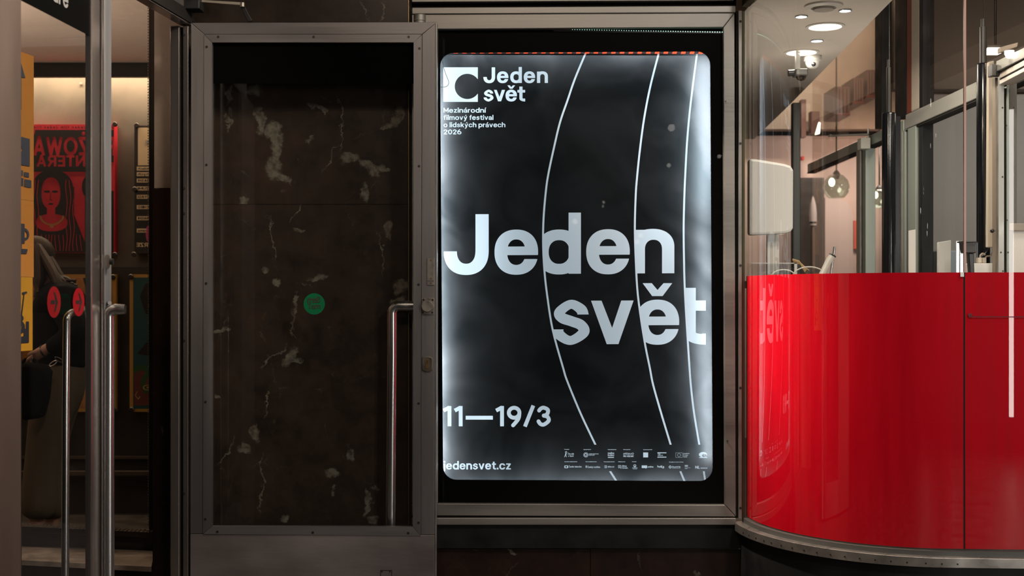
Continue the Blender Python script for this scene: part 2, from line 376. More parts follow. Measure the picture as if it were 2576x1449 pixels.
CAPS = {
 'A': ([[(.10, 0), (.50, H-.02), (.90, 0)], [(.25, .42), (.75, .42)]], 1.0),
 'B': ([[(hw, 0), (hw, H)], [(hw, H-hw), (.5, H-hw)]+arcpts(.5, H-hw-.27, .25, .27, 90, -90)+[(hw, .72)], [(.5, .72)]+arcpts(.52, .42, .28, .30, 90, -90)+[(hw, hw)]], .92),
 'C': ([arcpts(.58, H/2, .46, H/2-hw, 45, 315, 24)], 1.05),
 'D': ([[(hw, 0), (hw, H)], [(hw, H-hw), (.4, H-hw)]+arcpts(.4, H/2, .48, H/2-hw, 90, -90, 18)+[(hw, hw)]], 1.0),
 'E': ([[(hw, 0), (hw, H)], [(0, H-hw), (.76, H-hw)], [(0, H/2), (.70, H/2)], [(0, hw), (.76, hw)]], .8),
 'F': ([[(hw, 0), (hw, H)], [(0, H-hw), (.74, H-hw)], [(0, .66), (.68, .66)]], .76),
 'G': ([arcpts(.58, H/2, .46, H/2-hw, 45, 340, 24), [(.62, .62), (1.06, .62)]], 1.1),
 'H': ([[(hw, 0), (hw, H)], [(.86, 0), (.86, H)], [(hw, H/2), (.86, H/2)]], .98),
 'I': ([[(hw, 0), (hw, H)]], .24),
 'K': ([[(hw, 0), (hw, H)], [(.86, H), (.2, .62), (.9, 0)]], .98),
 'L': ([[(hw, 0), (hw, H)], [(0, hw), (.72, hw)]], .74),
 'M': ([[(hw, 0), (hw, H)], [(hw, H-.1), (.62, .35), (1.12, H-.1)], [(1.12, 0), (1.12, H)]], 1.24),
 'N': ([[(hw, 0), (hw, H)], [(hw+.02, H-.1), (.86, .1)], [(.88, 0), (.88, H)]], 1.0),
 'O': ([arcpts(.6, H/2, .48, H/2-hw, 0, 360, 28)], 1.2),
 'P': ([[(hw, 0), (hw, H)], [(hw, H-hw), (.48, H-hw)]+arcpts(.48, H-hw-.3, .27, .3, 90, -90)+[(hw, .65)]], .88),
 'R': ([[(hw, 0), (hw, H)], [(hw, H-hw), (.48, H-hw)]+arcpts(.48, H-hw-.3, .27, .3, 90, -90)+[(hw, .65)], [(.45, .65), (.82, 0)]], .92),
 'S': ([smooth_path([(.78, 1.05), (.5, H-hw), (.17, 1.02), (.48, .70), (.80, .36), (.45, hw), (.10, .36)], 6)], .92),
 'T': ([[(.44, 0), (.44, H)], [(0, H-hw), (.88, H-hw)]], .88),
 'U': ([[(hw, H), (hw, .5)]+arcpts(.5, .5, .38, .38, 180, 360)+[(.88, H)]], 1.0),
 'V': ([[(.12, H), (.5, .03), (.88, H)]], 1.0),
 'W': ([[(.10, H), (.40, .03), (.70, H-.1), (1.0, .03), (1.3, H)]], 1.4),
 'X': ([[(.12, 0), (.85, H)], [(.85, 0), (.12, H)]], .97),
 'Y': ([[(.10, H), (.48, .62), (.86, H)], [(.48, .62), (.48, 0)]], .96),
 'Z': ([[(0, H-hw), (.74, H-hw), (.14, hw), (.82, hw)]], .82),
 '2': ([smooth_path([(.14, .98), (.25, 1.2), (.47, H-hw), (.74, 1.1), (.70, .82), (.42, .48), (.16, .12)], 6), [(.06, hw), (.84, hw)]], .88),
 '3': ([smooth_path([(.12, 1.05), (.25, 1.2), (.46, H-hw), (.73, 1.1), (.66, .80), (.42, .72)], 6), smooth_path([(.42, .72), (.70, .64), (.78, .38), (.46, hw), (.22, .16), (.08, .36)], 6)], .92),
 '0': ([arcpts(.48, H/2, .36, H/2-hw, 0, 360, 28)], .96),
 '6': ([arcpts(.48, .46, .36, .34, 0, 360, 24), smooth_path([(.12, .46), (.20, .86), (.58, H-.03)], 8)], .96),
 '9': ([arcpts(.48, H-.46, .36, .34, 0, 360, 24), smooth_path([(.84, H-.46), (.76, .5), (.38, .03)], 8)], .96),
 '1': ([[(.42, 0), (.42, H)], [(.02, 1.06), (.42, H-.1)]], .56),
 '/': ([[(.05, -.02), (.62, H+.03)]], .68),
 '—': ([[(0, .58), (1.84, .58)]], 1.84),
 '-': ([[(0, .5), (.5, .5)]], .5),
 '&': ([arcpts(.48, H/2, .36, H/2-hw, 0, 360, 28)], .96),
}
LOW = {
 'e': (gl_e, 1.0), 'd': (gl_d, 1.023), 'n': (gl_n, .957), 's': (gl_s, .865), 'v': (gl_v, .977), 'J': (gl_J, 1.034),
 't': (lambda x, z: gl_t(x-.17, z), .68),
 'o': (lambda x, z: ring(x, z, .52, .5, .52, .516, .235, .29), 1.04),
 'c': (lambda x, z: I(ring(x, z, .51, .5, .51, .516, .235, .29), -g_box(x, z, .55, 1.3, .36, .65)), .98),
 'a': (gl_a, .88),
 'b': (lambda x, z: U(I(ring(x, z, .502, .5, .521, .516, .238, .272), .2-x), stem(x, z)), 1.02),
 'p': (lambda x, z: U(I(ring(x, z, .502, .5, .521, .516, .238, .272), .2-x), g_box(x, z, 0, .283, -.4, 1.0)), 1.02),
 'h': (lambda x, z: U(stem(x, z), arch(x, z, 0, .957)), .957),
 'm': (lambda x, z: U(U(g_box(x, z, 0, .283, 0, 1.0), arch(x, z, 0, .86)), arch(x, z, .577, 1.437)), 1.437),
 'r': (lambda x, z: U(g_box(x, z, 0, .283, 0, 1.0), I(g_seg(x, z, [(.14, .62), (.25, .82), (.42, .88), (.62, .885)], .23), x-.60)), .62),
 'i': (lambda x, z: U(g_box(x, z, 0, .283, 0, 1.0), np.hypot(x-.1415, z-1.26)-.17), .283),
 'j': (lambda x, z: U(U(g_box(x, z, .1, .383, -.15, 1.0), I(g_seg(x, z, [(.241, -.1), (.2, -.26), (0, -.29)], .24), -.05-x)), np.hypot(x-.2415, z-1.26)-.17), .383),
 'l': (lambda x, z: stem(x, z), .283),
 'k': (lambda x, z: U(stem(x, z), U(g_bar(x, z, (.2, .36), (.78, 1.0), .27), g_bar(x, z, (.38, .62), (.82, 0), .28))), .93),
 'u': (lambda x, z: gl_n(.957-x, 1-z), .957),
 'y': (lambda x, z: U(gl_v(x, z), U(g_bar(x, z, (.5, .1), (.36, -.25), .27), g_box(x, z, .08, .4, -.40, -.18))), .977),
 'z': (lambda x, z: U(U(g_box(x, z, .05, .82, .79, 1.0), g_box(x, z, .03, .84, 0, .21)), g_cvx(x, z, [(.03, .15), (.36, .15), (.82, .85), (.49, .85)])), .86),
 'f': (lambda x, z: U(U(g_box(x, z, .14, .424, 0, 1.05), g_box(x, z, 0, .62, .79, 1.0)), I(g_seg(x, z, [(.285, 1.02), (.33, 1.22), (.46, 1.29), (.64, 1.295)], .22), x-.62)), .62),
 'g': (lambda x, z: U(I(ring(x, z, .521, .5, .521, .516, .238, .272), x-.8), U(g_box(x, z, .739, 1.023, -.1, 1.0), g_seg(x, z, [(.87, -.1), (.72, -.3), (.45, -.33), (.2, -.25)], .2))), 1.023),
 'x': (lambda x, z: U(g_bar(x, z, (.12, 0), (.78, 1), .3), g_bar(x, z, (.78, 0), (.12, 1), .3)), .9),
 '.': (lambda x, z: np.hypot(x-.16, z-.15)-.165, .32),
 ',': (lambda x, z: np.hypot(x-.16, z-.15)-.165, .32),
 ' ': (lambda x, z: np.full(x.shape, 9.0), .32),
}
def accent(base, fn, cap=False):
    def g(x, z):
        f, w = glyph(base)
        return U(f(x, z), fn(x, z, w/2, (.40 if cap else 0)))
    return g
ACC = {'á': ('a', acute), 'é': ('e', acute), 'í': ('l1', acute), 'ý': ('y', acute), 'ě': ('e', caron), 'č': ('c', caron), 'š': ('s', caron), 'ř': ('r', caron), 'ž': ('z', caron),
       'Č': ('C', caron), 'Š': ('S', caron), 'Í': ('I', acute), 'Ó': ('O', acute), 'Ž': ('Z', caron),
       'Ż': ('Z', lambda x, z, c, d: np.hypot(x-c, z-1.22-d)-.15)}
def glyph(ch):
    if ch == 'l1': return (lambda x, z: g_box(x, z, 0, .283, 0, 1.0), .283)
    if ch in LOW: return LOW[ch]
    if ch in CAPS: return (poly_caps(CAPS[ch][0], cw+.02), CAPS[ch][1])
    if ch in ACC: b, fn = ACC[ch]; return (accent(b, fn, b.isupper()), glyph(b)[1])
    return LOW[' ']
def layout(text, x0, u, width=None, gap=.115):
    """glyph origins (in px) for a line of text; width stretches the tracking to fit"""
    ws = [glyph(c)[1] for c in text]
    if width is not None and len(text) > 1: gap = (width/u-sum(ws))/(len(text)-1)
    out = []; x = x0
    for c, w in zip(text, ws): out.append((c, x)); x += (w+gap)*u
    return out, x-x0-gap*u
def line_field(text, x0, base, u, width=None, mirror=None, slope=0, fit=False):
    """returns f(PX, PY) -> negative inside the letters (pixel rows run downwards)"""
    sx = 1.0
    if fit and width is not None:
        _, nat = layout(text, 0, u); sx = width/nat; lay = [(c, x0+(x)*sx) for c, x in layout(text, 0, u)[0]]
    else: lay, _ = layout(text, x0, u, width)
    def f(X, Y):
        d = np.full(X.shape, 99.0)
        if mirror is not None: X = 2*mirror-X
        for c, gx in lay:
            if c == ' ': continue
            fn, w = glyph(c)
            lo, hi = gx-.4*u*sx, gx+(w+.5)*u*sx
            cols = np.where((X[0] >= lo) & (X[0] <= hi))[0]
            if len(cols) == 0: continue
            a, b = cols[0], cols[-1]+1
            xs = X[:, a:b]; ys = Y[:, a:b]
            d[:, a:b] = U(d[:, a:b], fn((xs-gx)/(u*sx), (base+slope*(xs-x0)-ys)/u)*u)
        return d
    return f
def raster(field, x0, x1, y0, y1, step, outside=False):
    """marching squares: convex polygons (pixel coordinates) covering the inside (and the outside) of a field"""
    nx = max(2, int(round((x1-x0)/step))); ny = max(2, int(round((y1-y0)/step)))
    xs = np.linspace(x0, x1, nx+1); ys = np.linspace(y0, y1, ny+1)
    X, Y = np.meshgrid(xs, ys); D = field(X, Y)
    D = np.where(np.abs(D) < 1e-6, 1e-6, D)
    s = D < 0
    cnt = s[:-1, :-1].astype(int)+s[1:, :-1]+s[:-1, 1:]+s[1:, 1:]
    ins, outs = [], []
    for val, dst in ((4, ins), (0, outs)):
        if val == 0 and not outside: continue
        prev = {}
        for j in range(ny):
            row = (cnt[j] == val).astype(np.int8); df = np.diff(np.concatenate(([0], row, [0])))
            cur = {}
            for a, b in zip(np.where(df == 1)[0], np.where(df == -1)[0]):
                k = (int(a), int(b)); cur[k] = prev.get(k, j)
            for k, j0 in prev.items():
                if k not in cur: dst.append([(xs[k[0]], ys[j]), (xs[k[1]], ys[j]), (xs[k[1]], ys[j0]), (xs[k[0]], ys[j0])])
            prev = cur
        for k, j0 in prev.items(): dst.append([(xs[k[0]], ys[ny]), (xs[k[1]], ys[ny]), (xs[k[1]], ys[j0]), (xs[k[0]], ys[j0])])
    jj, ii = np.where((cnt > 0) & (cnt < 4))
    for j, i in zip(jj.tolist(), ii.tolist()):
        cs = [(xs[i], ys[j+1], D[j+1, i]), (xs[i+1], ys[j+1], D[j+1, i+1]), (xs[i+1], ys[j], D[j, i+1]), (xs[i], ys[j], D[j, i])]
        pi, po = [], []
        for k in range(4):
            a, b = cs[k], cs[(k+1) % 4]
            (pi if a[2] < 0 else po).append((a[0], a[1]))
            if (a[2] < 0) != (b[2] < 0):
                t = a[2]/(a[2]-b[2]); q = (a[0]+(b[0]-a[0])*t, a[1]+(b[1]-a[1])*t); pi.append(q); po.append(q)
        if len(pi) > 2: ins.append(pi)
        if outside and len(po) > 2: outs.append(po)
    return ins, outs
def flat_shape(mb, field, box, step, fn, mi=0):
    for p in raster(field, box[0], box[1], box[2], box[3], step)[0]: mb.poly([fn(*q) for q in p], mi)
    return mb
def union(*fs):
    def f(X, Y):
        d = fs[0](X, Y)
        for g in fs[1:]: d = U(d, g(X, Y))
        return d
    return f

# ================================================================== THE SETTING
def struct(name, mb, m, label=None, cat=None, bevel=0, parent=None):
    o = mb.build(name, m, parent, bevel=bevel)
    if parent is None: tag(o, label, cat, None, 'structure')
    return o
FLOORM = mat('dark stone floor', (0.05, 0.043, 0.038), 0.45, noise=(6, .4, (1, 1, 1)))
struct('floor', MB().box(-4.2, 7.5, -4.5, 13, -.10, 0), FLOORM, 'dark stone floor under the doors and the booth', 'floor')
# --- marble cladding of the back wall
YM = 5.45
def blob(px, py, rx, ry, ang=0):
    p = P(px, py, YM); k = YM/F
    return (p.x, p.z, rx*k, ry*k, ang)
B1 = [blob(*b) for b in ((652, 305, 12, 34, -.15), (686, 330, 22, 20), (696, 372, 14, 40), (688, 422, 22, 26), (706, 446, 32, 9, .4), (635, 230, 17, 14), (800, 275, 26, 7, .25),
     (776, 352, 6, 10), (993, 296, 11, 28, .5), (972, 314, 18, 9, -.4), (880, 400, 26, 11), (928, 425, 34, 10, .6), (921, 484, 13, 22), (615, 503, 10, 12), (575, 240, 6, 26),
     (576, 300, 5, 20), (962, 425, 22, 8), (915, 25, 2, 30, -.4), (962, 30, 2, 26, .3), (856, 315, 1.8, 75, -.05), (830, 395, 1.8, 40, .5))]
B2 = [blob(*b) for b in ((917, 500, 14, 14), (752, 580, 17, 8, .1), (978, 580, 9, 22), (798, 698, 22, 9), (694, 708, 11, 12), (671, 672, 11, 9), (1012, 722, 18, 18), (1000, 755, 22, 10),
     (728, 902, 15, 28, .3), (690, 898, 3, 46, .75), (742, 762, 4, 30), (740, 815, 2.5, 40, -.1), (742, 910, 14, 6), (646, 1086, 11, 20), (616, 1132, 20, 12), (832, 1190, 16, 16), (839, 1232, 5, 13),
     (882, 1140, 9, 16, -.4), (947, 1233, 9, 8), (923, 1268, 8, 30, .15), (938, 1308, 8, 14, -.5), (720, 1306, 12, 9), (570, 1140, 2.5, 44, .5), (659, 1213, 2.2, 80, .05), (672, 1010, 2, 40, .1),
     (560, 830, 20, 7, -.2), (548, 1000, 10, 5), (745, 530, 2, 32, .6), (685, 600, 1.8, 60, -.2), (960, 640, 1.8, 50, -.2))]
MARBLE1 = marble('brown marble upper', B1); MARBLE2 = marble('brown marble lower', B2)
MARBLE3 = marble('brown marble plain', [blob(1290, 1386, 12, 5), blob(1760, 1440, 10, 4)], tone=(0.018, 0.011, 0.009))
zs = P(0, 514, YM).z
x0, x1 = P(462, 0, YM).x, P(1027, 0, YM).x
wl = struct('wall_back', MB().box(x0, x1, YM, YM+.12, zs+.001, 3.4), MARBLE1, 'dark brown marble cladding with pale blotches behind the open glass door', 'wall')
struct('lower_slab', MB().box(x0, x1, YM, YM+.12, 0, zs-.001), MARBLE2, parent=wl)
struct('edge_strip', MB().box(x1+.0005, P(1029, 0, YM).x, YM-.002, YM+.1, 0, 3.4), BRASS, parent=wl)
struct('joint', MB().box(P(1029, 0, YM).x+.0005, P(1035, 0, YM).x, YM+.02, YM+.1, 0, 3.4), DARKGAP, parent=wl)
struct('backing', MB().box(x0, P(1042, 0, YM+.12).x, YM+.121, YM+.2, 0, 3.4), DARKGAP, parent=wl)
# --- base wall under the display case
OC = 5.43
def LB(px, py, d=0.0):
    """point on the (slightly turned) plane of the display case; d = depth behind it"""
    a = (px-CX)/F; Y = (OC+d-.0106)/(1+.033*a)
    return P(px, py, Y)
def lb(d): return lambda px, py: LB(px, py, d)
mb = MB()
for (q0, q1) in ((1030, 1484), (1486, 1872)): slab(mb, lb(0.035), R4(q0, 1381, q1, 1530), (0, .1, 0))
struct('wall_base', mb, MARBLE3, 'dark brown marble base wall below the poster case', 'wall')
struct('baseboard_back', slab(MB(), lb(0.012), R4(1030, 1321, 1866, 1380), (0, .1, 0)), BASEBLACK, 'matt black band between poster case and marble base', 'baseboard', bevel=.002)
# --- lintel over the display case
lt = struct('trim_1', slab(MB(), lb(0.03), [(1036, 19), (1852, 14), (1852, -260), (1036, -260)], (0, .1, 0)), BLACK, 'black recess and metal fascia above the poster case', 'trim')
struct('fascia', slab(MB(), lb(0.0), [(1036, 5), (1846, 1), (1846, -250), (1036, -250)], (0, .03, 0)), FRAMEMETAL, parent=lt, bevel=.002)

# ================================================================== POSTER DISPLAY CASE
case = thing('display_case', LB(1100, 1300, .1), 'large metal framed light case holding the lit black festival poster', 'display case')
mb = MB()
e = .5
top_o, top_i = [(1036, 36.5), (1847, 32.6)], [(1101, 73), (1819, 68.5)]
mb.prism([LB(1036, 36.5), LB(1847, 32.6), LB(1819.2, 68.5), LB(1101, 73), LB(1036, 73)], (0, .06, 0))
case_top = mb.build('top_rail', FRAMEMETAL, case, bevel=.0025)
MB().prism([LB(1847.6, 33), LB(1851.5, 1299.5), LB(1824.3, 1270.5), LB(1819.8, 69)], (0, .06, 0)).build('side_rail', FRAMEMETAL, case, bevel=.0025)
MB().prism([LB(1036, 73.6), LB(1101, 73.6), LB(1101, 1266), LB(1036, 1266)], (0, .06, 0)).build('side_rail', FRAMEMETAL, case, bevel=.0025)
MB().prism([LB(1036, 1266.4), LB(1823.6, 1270.6), LB(1851, 1300), LB(1036, 1297)], (0, .06, 0)).build('bottom_rail', FRAMEMETAL, case, bevel=.0025)
MB().prism([LB(1036, 18.6, -.006), LB(1850, 14, -.006), LB(1850, 31.6, -.006), LB(1036, 35.4, -.006)], (0, .07, 0)).build('head_trim', FRAMEMETAL, case, bevel=.003)
MB().prism([LB(1036, 1303, -.008), LB(1852, 1303.5, -.008), LB(1852, 1321, -.008), LB(1036, 1321, -.008)], (0, .07, 0)).build('sill_trim', FRAMEMETAL, case, bevel=.003)
MB().prism([LB(1036, 1297.5, .02), LB(1852, 1300.4, .02), LB(1852, 1303.4, .02), LB(1036, 1303, .02)], (0, .03, 0)).build('seam', DARKGAP, case)
# key hole escutcheons on the right rail
for (kx, ky) in ((1827, 253), (1830, 1109)):
    k = MB(); disc(k, LB(kx, ky, -.002), (0, -1, 0), .0042, .004, 0, 14); disc(k, LB(kx, ky, -.006), (0, -1, 0), .002, .0006, 1, 10)
    slab(k, lb(-.0015), R4(kx-1, ky, kx+1, ky+6), (0, .002, 0)); k.build('lock', [STEEL, SCREW], case)
# black printed border with the rounded opening
QTL, QTR, QBR, QBL = (1107, 133.5), (1786.3, 129.5), (1792.8, 1210), (1114.7, 1206.5)
def bil(u, v):
    return tuple((1-u)*(1-v)*QBL[i]+u*(1-v)*QBR[i]+u*v*QTR[i]+(1-u)*v*QTL[i] for i in (0, 1))
inner = [bil(x/680.0, y/1077.0) for x, y in rrect(0, 680, 0, 1077, 34, 10)]
mb = MB(); ox0, ox1, oy0, oy1 = 1096, 1828, 64, 1276
n = len(inner); outer = []
for k, (x, y) in enumerate(inner):
    q = (k//11)                                   # corner the point belongs to
    outer.append([(ox0, oy1), (ox1, oy1), (ox1, oy0), (ox0, oy0)][q])
D0 = .030
for k in range(n):
    a, b = inner[k], inner[(k+1) % n]; oa, ob = outer[k], outer[(k+1) % n]
    pts = [LB(*a, D0), LB(*oa, D0), LB(*ob, D0), LB(*b, D0)] if oa != ob else [LB(*a, D0), LB(*oa, D0), LB(*b, D0)]
    mb.poly(list(reversed(pts)))
    mb.poly([LB(*a, D0), LB(*b, D0), LB(*b, D0+.004), LB(*a, D0+.004)])
mb.build('mask_border', BLACK, case)
MB().poly([LB(1097, 1274, .022), LB(1826, 1274, .022), LB(1826, 66, .022), LB(1097, 66, .022)]).build('glass_pane', CASEGLASS, case)
# housing: dark box behind the poster, with its tubes
HOUSING = mat('housing interior', (0.05, 0.05, 0.05), 0.9)
mb = MB()
c = [(1080, 1290), (1845, 1290), (1845, 50), (1080, 50)]
mb.poly([LB(*q, .20) for q in c])
for k in range(4): mb.poly([LB(*c[k], .06), LB(*c[(k+1) % 4], .06), LB(*c[(k+1) % 4], .20), LB(*c[k], .20)])
mb.build('housing', HOUSING, case)
XN = Vector((1, -.033, 0)).normalized(); OUT = Vector((-.033, -1, 0)).normalized()
def tube_light(px0, py0, px1, py1, d, energy, wid=.012, col=COOL):
    a, b = LB(px0, py0, d), LB(px1, py1, d); mid = (a+b)/2; l = (b-a).length
    o = lamp('case_tube', mid, energy, wid, col, OUT, l)
    z = -OUT; yv = (b-a).normalized(); xv = yv.cross(z); o.matrix_world = Matrix((xv, yv, z)).transposed().to_4x4(); o.location = mid
    return o
tube_light(1097, 150, 1105, 1200, .085, 46, .02)
tube_light(1768, 165, 1769, 520, .09, 22, .02)
tube_light(1769, 520, 1772, 930, .09, 10, .02)
tube_light(1774, 930, 1777, 1150, .085, 6, .02)
tube_light(1130, 112, 1770, 108, .11, 20)
tube_light(1130, 1234, 1770, 1236, .11, 13)
pa = lamp('case_panel', LB(1450, 670, .19), 2.3, 1.12, COOL, OUT, 1.8)
z = -OUT; pa.matrix_world = Matrix((Vector((0, 0, 1)).cross(z), Vector((0, 0, 1)), z)).transposed().to_4x4(); pa.location = LB(1450, 670, .19)
# reflection of an LED string, built as glowing dots inside the case
LEDM = glow('green white led', (0.45, 1.0, 0.78), 3.0)
strip = thing('led_reflection', LB(1600, 78, .026), 'thin green reflection of an LED string, built as glowing dots along the poster case top', 'light string')
MB().prism([LB(1392, 74.2, .028), LB(1817, 79.2, .028), LB(1817, 84.2, .028), LB(1392, 79.2, .028)], (0, .001, 0)).build('carrier', BLACKPLASTIC, strip)
led0 = None
nled = 62
for k in range(nled):
    t = k/(nled-1); q = LB(1440+(1817-1440)*t, 74.6+(80.8-74.6)*t, .0275)
    if led0 is None:
        led0 = MB().ball((0, 0, 0), .0021, 8).build('led', LEDM); led0.parent = strip; led0.matrix_parent_inverse = strip.matrix_basis.inverted(); led0.location = q
    else:
        c2 = led0.copy(); C.objects.link(c2); c2.location = q
    (led0 if k == 0 else c2).scale = (.5+.5*t,)*3
# red and white barrier tape behind the top edge of the poster
def translucent(name, col, front=None):
    m = bpy.data.materials.new(name); m.use_nodes = True; nt = m.node_tree
    for n_ in list(nt.nodes): nt.nodes.remove(n_)
    out = nt.nodes.new('ShaderNodeOutputMaterial'); t = nt.nodes.new('ShaderNodeBsdfTranslucent'); t.inputs[0].default_value = (*col, 1)
    d = nt.nodes.new('ShaderNodeBsdfDiffuse'); f = front or tuple(c_*.6 for c_ in col); d.inputs[0].default_value = (*f, 1)
    ad = nt.nodes.new('ShaderNodeAddShader'); nt.links.new(t.outputs[0], ad.inputs[0]); nt.links.new(d.outputs[0], ad.inputs[1]); nt.links.new(ad.outputs[0], out.inputs[0])
    return m, nt, t
TR, _, _ = translucent('tape red film', (0.16, 0.016, 0.006)); TK, _, _ = translucent('tape black film', (0.004, 0.003, 0.003))
mb = MB(); x = 1118.0; k = 0
while x < 1780:
    y_ = 134.0+.0024*(x-1118)-2.2; y2 = 131-(x-1118)*.0085
    w_ = 11
    mb.poly([LB(x, y_+4, .046), LB(x+w_, y_+4, .046), LB(x+w_+5, y2-4, .046), LB(x+5, y2-4, .046)], k % 2); x += w_; k += 1
tp = mb.build('barrier_tape', [TR, TK]); tag(tp, 'strip of red and black striped tape peeking above the poster edge', 'tape')
# --- the poster: ink sheet with translucent lettering
INK, nt, t_ = translucent('black ink', (0.0105, 0.0115, 0.012), (0.004, 0.0045, 0.005))
tc = nt.nodes.new('ShaderNodeTexCoord'); nz = nt.nodes.new('ShaderNodeTexNoise'); nz.inputs['Scale'].default_value = 3.2; nz.inputs['Detail'].default_value = 3; nz.inputs['Distortion'].default_value = 1.2
nt.links.new(tc.outputs['Object'], nz.inputs['Vector'])
mx = nt.nodes.new('ShaderNodeMix'); mx.data_type = 'RGBA'; mx.inputs[6].default_value = (.0054, .0063, .0068, 1); mx.inputs[7].default_value = (.0160, .0168, .0176, 1)
mr = nt.nodes.new('ShaderNodeMapRange'); mr.inputs[1].default_value = .35; mr.inputs[2].default_value = .70; nt.links.new(nz.outputs['Fac'], mr.inputs[0]); nt.links.new(mr.outputs[0], mx.inputs[0]); nt.links.new(mx.outputs[2], t_.inputs[0])
PAPER, _, _ = translucent('white print', (0.66, 0.78, 0.85), (0.16, 0.17, 0.18))
L1 = smooth_path([(1474, 132), (1446, 199), (1428, 251.5), (1409, 307), (1394, 369.5), (1380, 434.8), (1373.3, 480), (1367.3, 551), (1366.3, 616.6), (1369.4, 678.8), (1376.6, 744), (1390.6, 831), (1417, 927), (1427.5, 960), (1461, 1041), (1498, 1119)], 5)
L2 = smooth_path([(1657.2, 134), (1636, 217), (1620.4, 298), (1609.5, 379), (1602.5, 447), (1599.3, 490), (1597, 573), (1599.3, 654), (1604.8, 744), (1620.4, 852.7), (1635, 927), (1643, 968), (1663.7, 1041), (1687.3, 1119)], 5)
L3 = smooth_path([(1753.6, 134), (1744.6, 202), (1735.3, 279.5), (1728.4, 357), (1723.5, 447), (1721.4, 500), (1719.8, 573), (1720.8, 660), (1722.4, 720), (1726, 790.6), (1734.7, 927), (1739, 980), (1746.3, 1041), (1759.2, 1119)], 5)
def path_dist(X, Y, pts, w): return g_seg(X, Y, pts, w)
def right_of(pts):
    ys = np.array([p[1] for p in pts]); xs = np.array([p[0] for p in pts])
    return lambda X, Y: np.interp(Y, ys, xs)-X
def big(ch, x0, base, clip=None):
    def f(X, Y):
        u = 109.6; d = glyph(ch)[0]((X-x0)/u, (base-.0045*(X-x0)-Y)/u)*u if ch != 't' else gl_t((X-x0)/u, (base-Y)/u)*u
        if clip: d = I(d, right_of(clip)(X, Y))
        return d
    return f
def bigcaron(X, Y): return caron((X-1599)/109.6, (865.4-Y)/109.6)*109.6
BIG = [big('J', 1116, 689.8), big('e', 1244, 689.4), big('d', 1349.3, 689), big('e', 1474.7, 688.4), big('n', 1591.5, 687.8)]
BIG[2] = big('d', 1349.3, 689, L1); BIG[4] = big('n', 1591.5, 687.8, L2)
BIG += [big('s', 1388.5, 866, L1), big('v', 1486.8, 866), big('e', 1599, 865.6, L2), bigcaron, big('t', 1719.7, 865.4, L3)]
def seg_rows(pts, y0, y1):
    def f(X, Y): return I(I(path_dist(X, Y, pts, 4.8), y0-Y), Y-y1)
    return f
LINES = [seg_rows(L, 100, 1118.6) for L in (L1, L2, L3)]
LINES += [seg_rows(q, 1185.5, 1230) for q in ([(1530, 1178), (1560, 1225)], [(1708.5, 1178), (1728, 1225)], [(1769.4, 1178), (1776, 1225)])]
def logo(X, Y): return I(g_box(X, Y, 1114.8, 1202, 169.3, 256.3), -(np.hypot(X-1175.7, Y-217.4)-31.7))
TXT = [line_field('Jeden', 1215.9, 208.7, 28.7, 162.4), line_field('svět', 1216.6, 254.8, 28.7, 104.5),
       line_field('Mezinárodní', 1115.8, 283.4, 9, 106, fit=True), line_field('filmový festival', 1115.8, 301.6, 9, 125.4, fit=True), line_field('o lidských právech', 1115.8, 320, 9, 155.5, fit=True), line_field('2026', 1115.8, 338, 9, 45, fit=True),
       line_field('11—19/3', 1115, 1072.4, 37.2, 270.5), line_field('jedensvet.cz', 1114.5, 1181, 15.2, 171, fit=True)]
def sp_(x, y): return (1400+x/6.44, 1100+y/6.44)
SP = []
def stext(t, x0z, yz, x1z, uz):
    a, b = sp_(x0z, yz), sp_(x1z, yz); SP.append(line_field(t, a[0], b[1], uz/6.44, b[0]-a[0], fit=True))
def sbox(x0z, y0z, x1z, y1z, hole=None):
    a, b = sp_(x0z, y0z), sp_(x1z, y1z)
    if hole: SP.append(lambda X, Y: I(g_box(X, Y, a[0], b[0], a[1], b[1]), -g_box(X, Y, a[0]+hole/6.44, b[0]-hole/6.44, a[1]+hole/6.44, b[1]-hole/6.44)))
    else: SP.append(lambda X, Y: g_box(X, Y, a[0], b[0], a[1], b[1]))
def sring(xz, yz, r, w=None):
    a = sp_(xz, yz); R = r/6.44
    SP.append((lambda X, Y: np.abs(np.hypot(X-a[0], Y-a[1])-R)-w/12.88) if w else (lambda X, Y: np.hypot(X-a[0], Y-a[1])-R))
def sline(pts, w):
    q = [sp_(*p) for p in pts]; SP.append(lambda X, Y: g_seg(X, Y, q, w/6.44))
for t, a, b, y in (('Pořadatel', 127, 203, 203), ('Spolupořadatel', 437, 557, 205), ('Generální partner', 832, 970, 206), ('Hlavní partner', 1083, 1197, 206), ('Významní partneři', 1405, 1548, 207),
                   ('Generální mediální partner', 127, 336, 402), ('Hlavní mediální partner', 470, 652, 402), ('Technologický partner', 763, 942, 403), ('Oficiální partner', 998, 1114, 403), ('Partneři', 1225, 1293, 402),
                   ('Velvyslanectví a kulturní instituce', 1823, 2056, 408)): stext(t, a, y, b, 10)
sring(155, 243, 13, 7); sline([(150, 258), (143, 285), (130, 318)], 9); sline([(157, 262), (152, 290), (158, 318)], 9)
stext('Člověk', 182, 282, 284, 19); stext('v tísni', 184, 316, 274, 19)
sring(475, 285, 37, 6); sring(475, 285, 20, 11); stext('MINISTERSTVO', 525, 278, 680, 11); stext('KULTURY', 525, 298, 618, 11)
stext('neba', 832, 274, 934, 26); stext('kules', 832, 306, 934, 22); sbox(832, 320, 930, 333)
stext('LEPŠÍ ŠKOLA', 1083, 281, 1215, 19); sring(1235, 266, 13, 6); stext('PRO VŠECHNY', 1083, 321, 1251, 20)
sbox(1404, 246, 1484, 326)
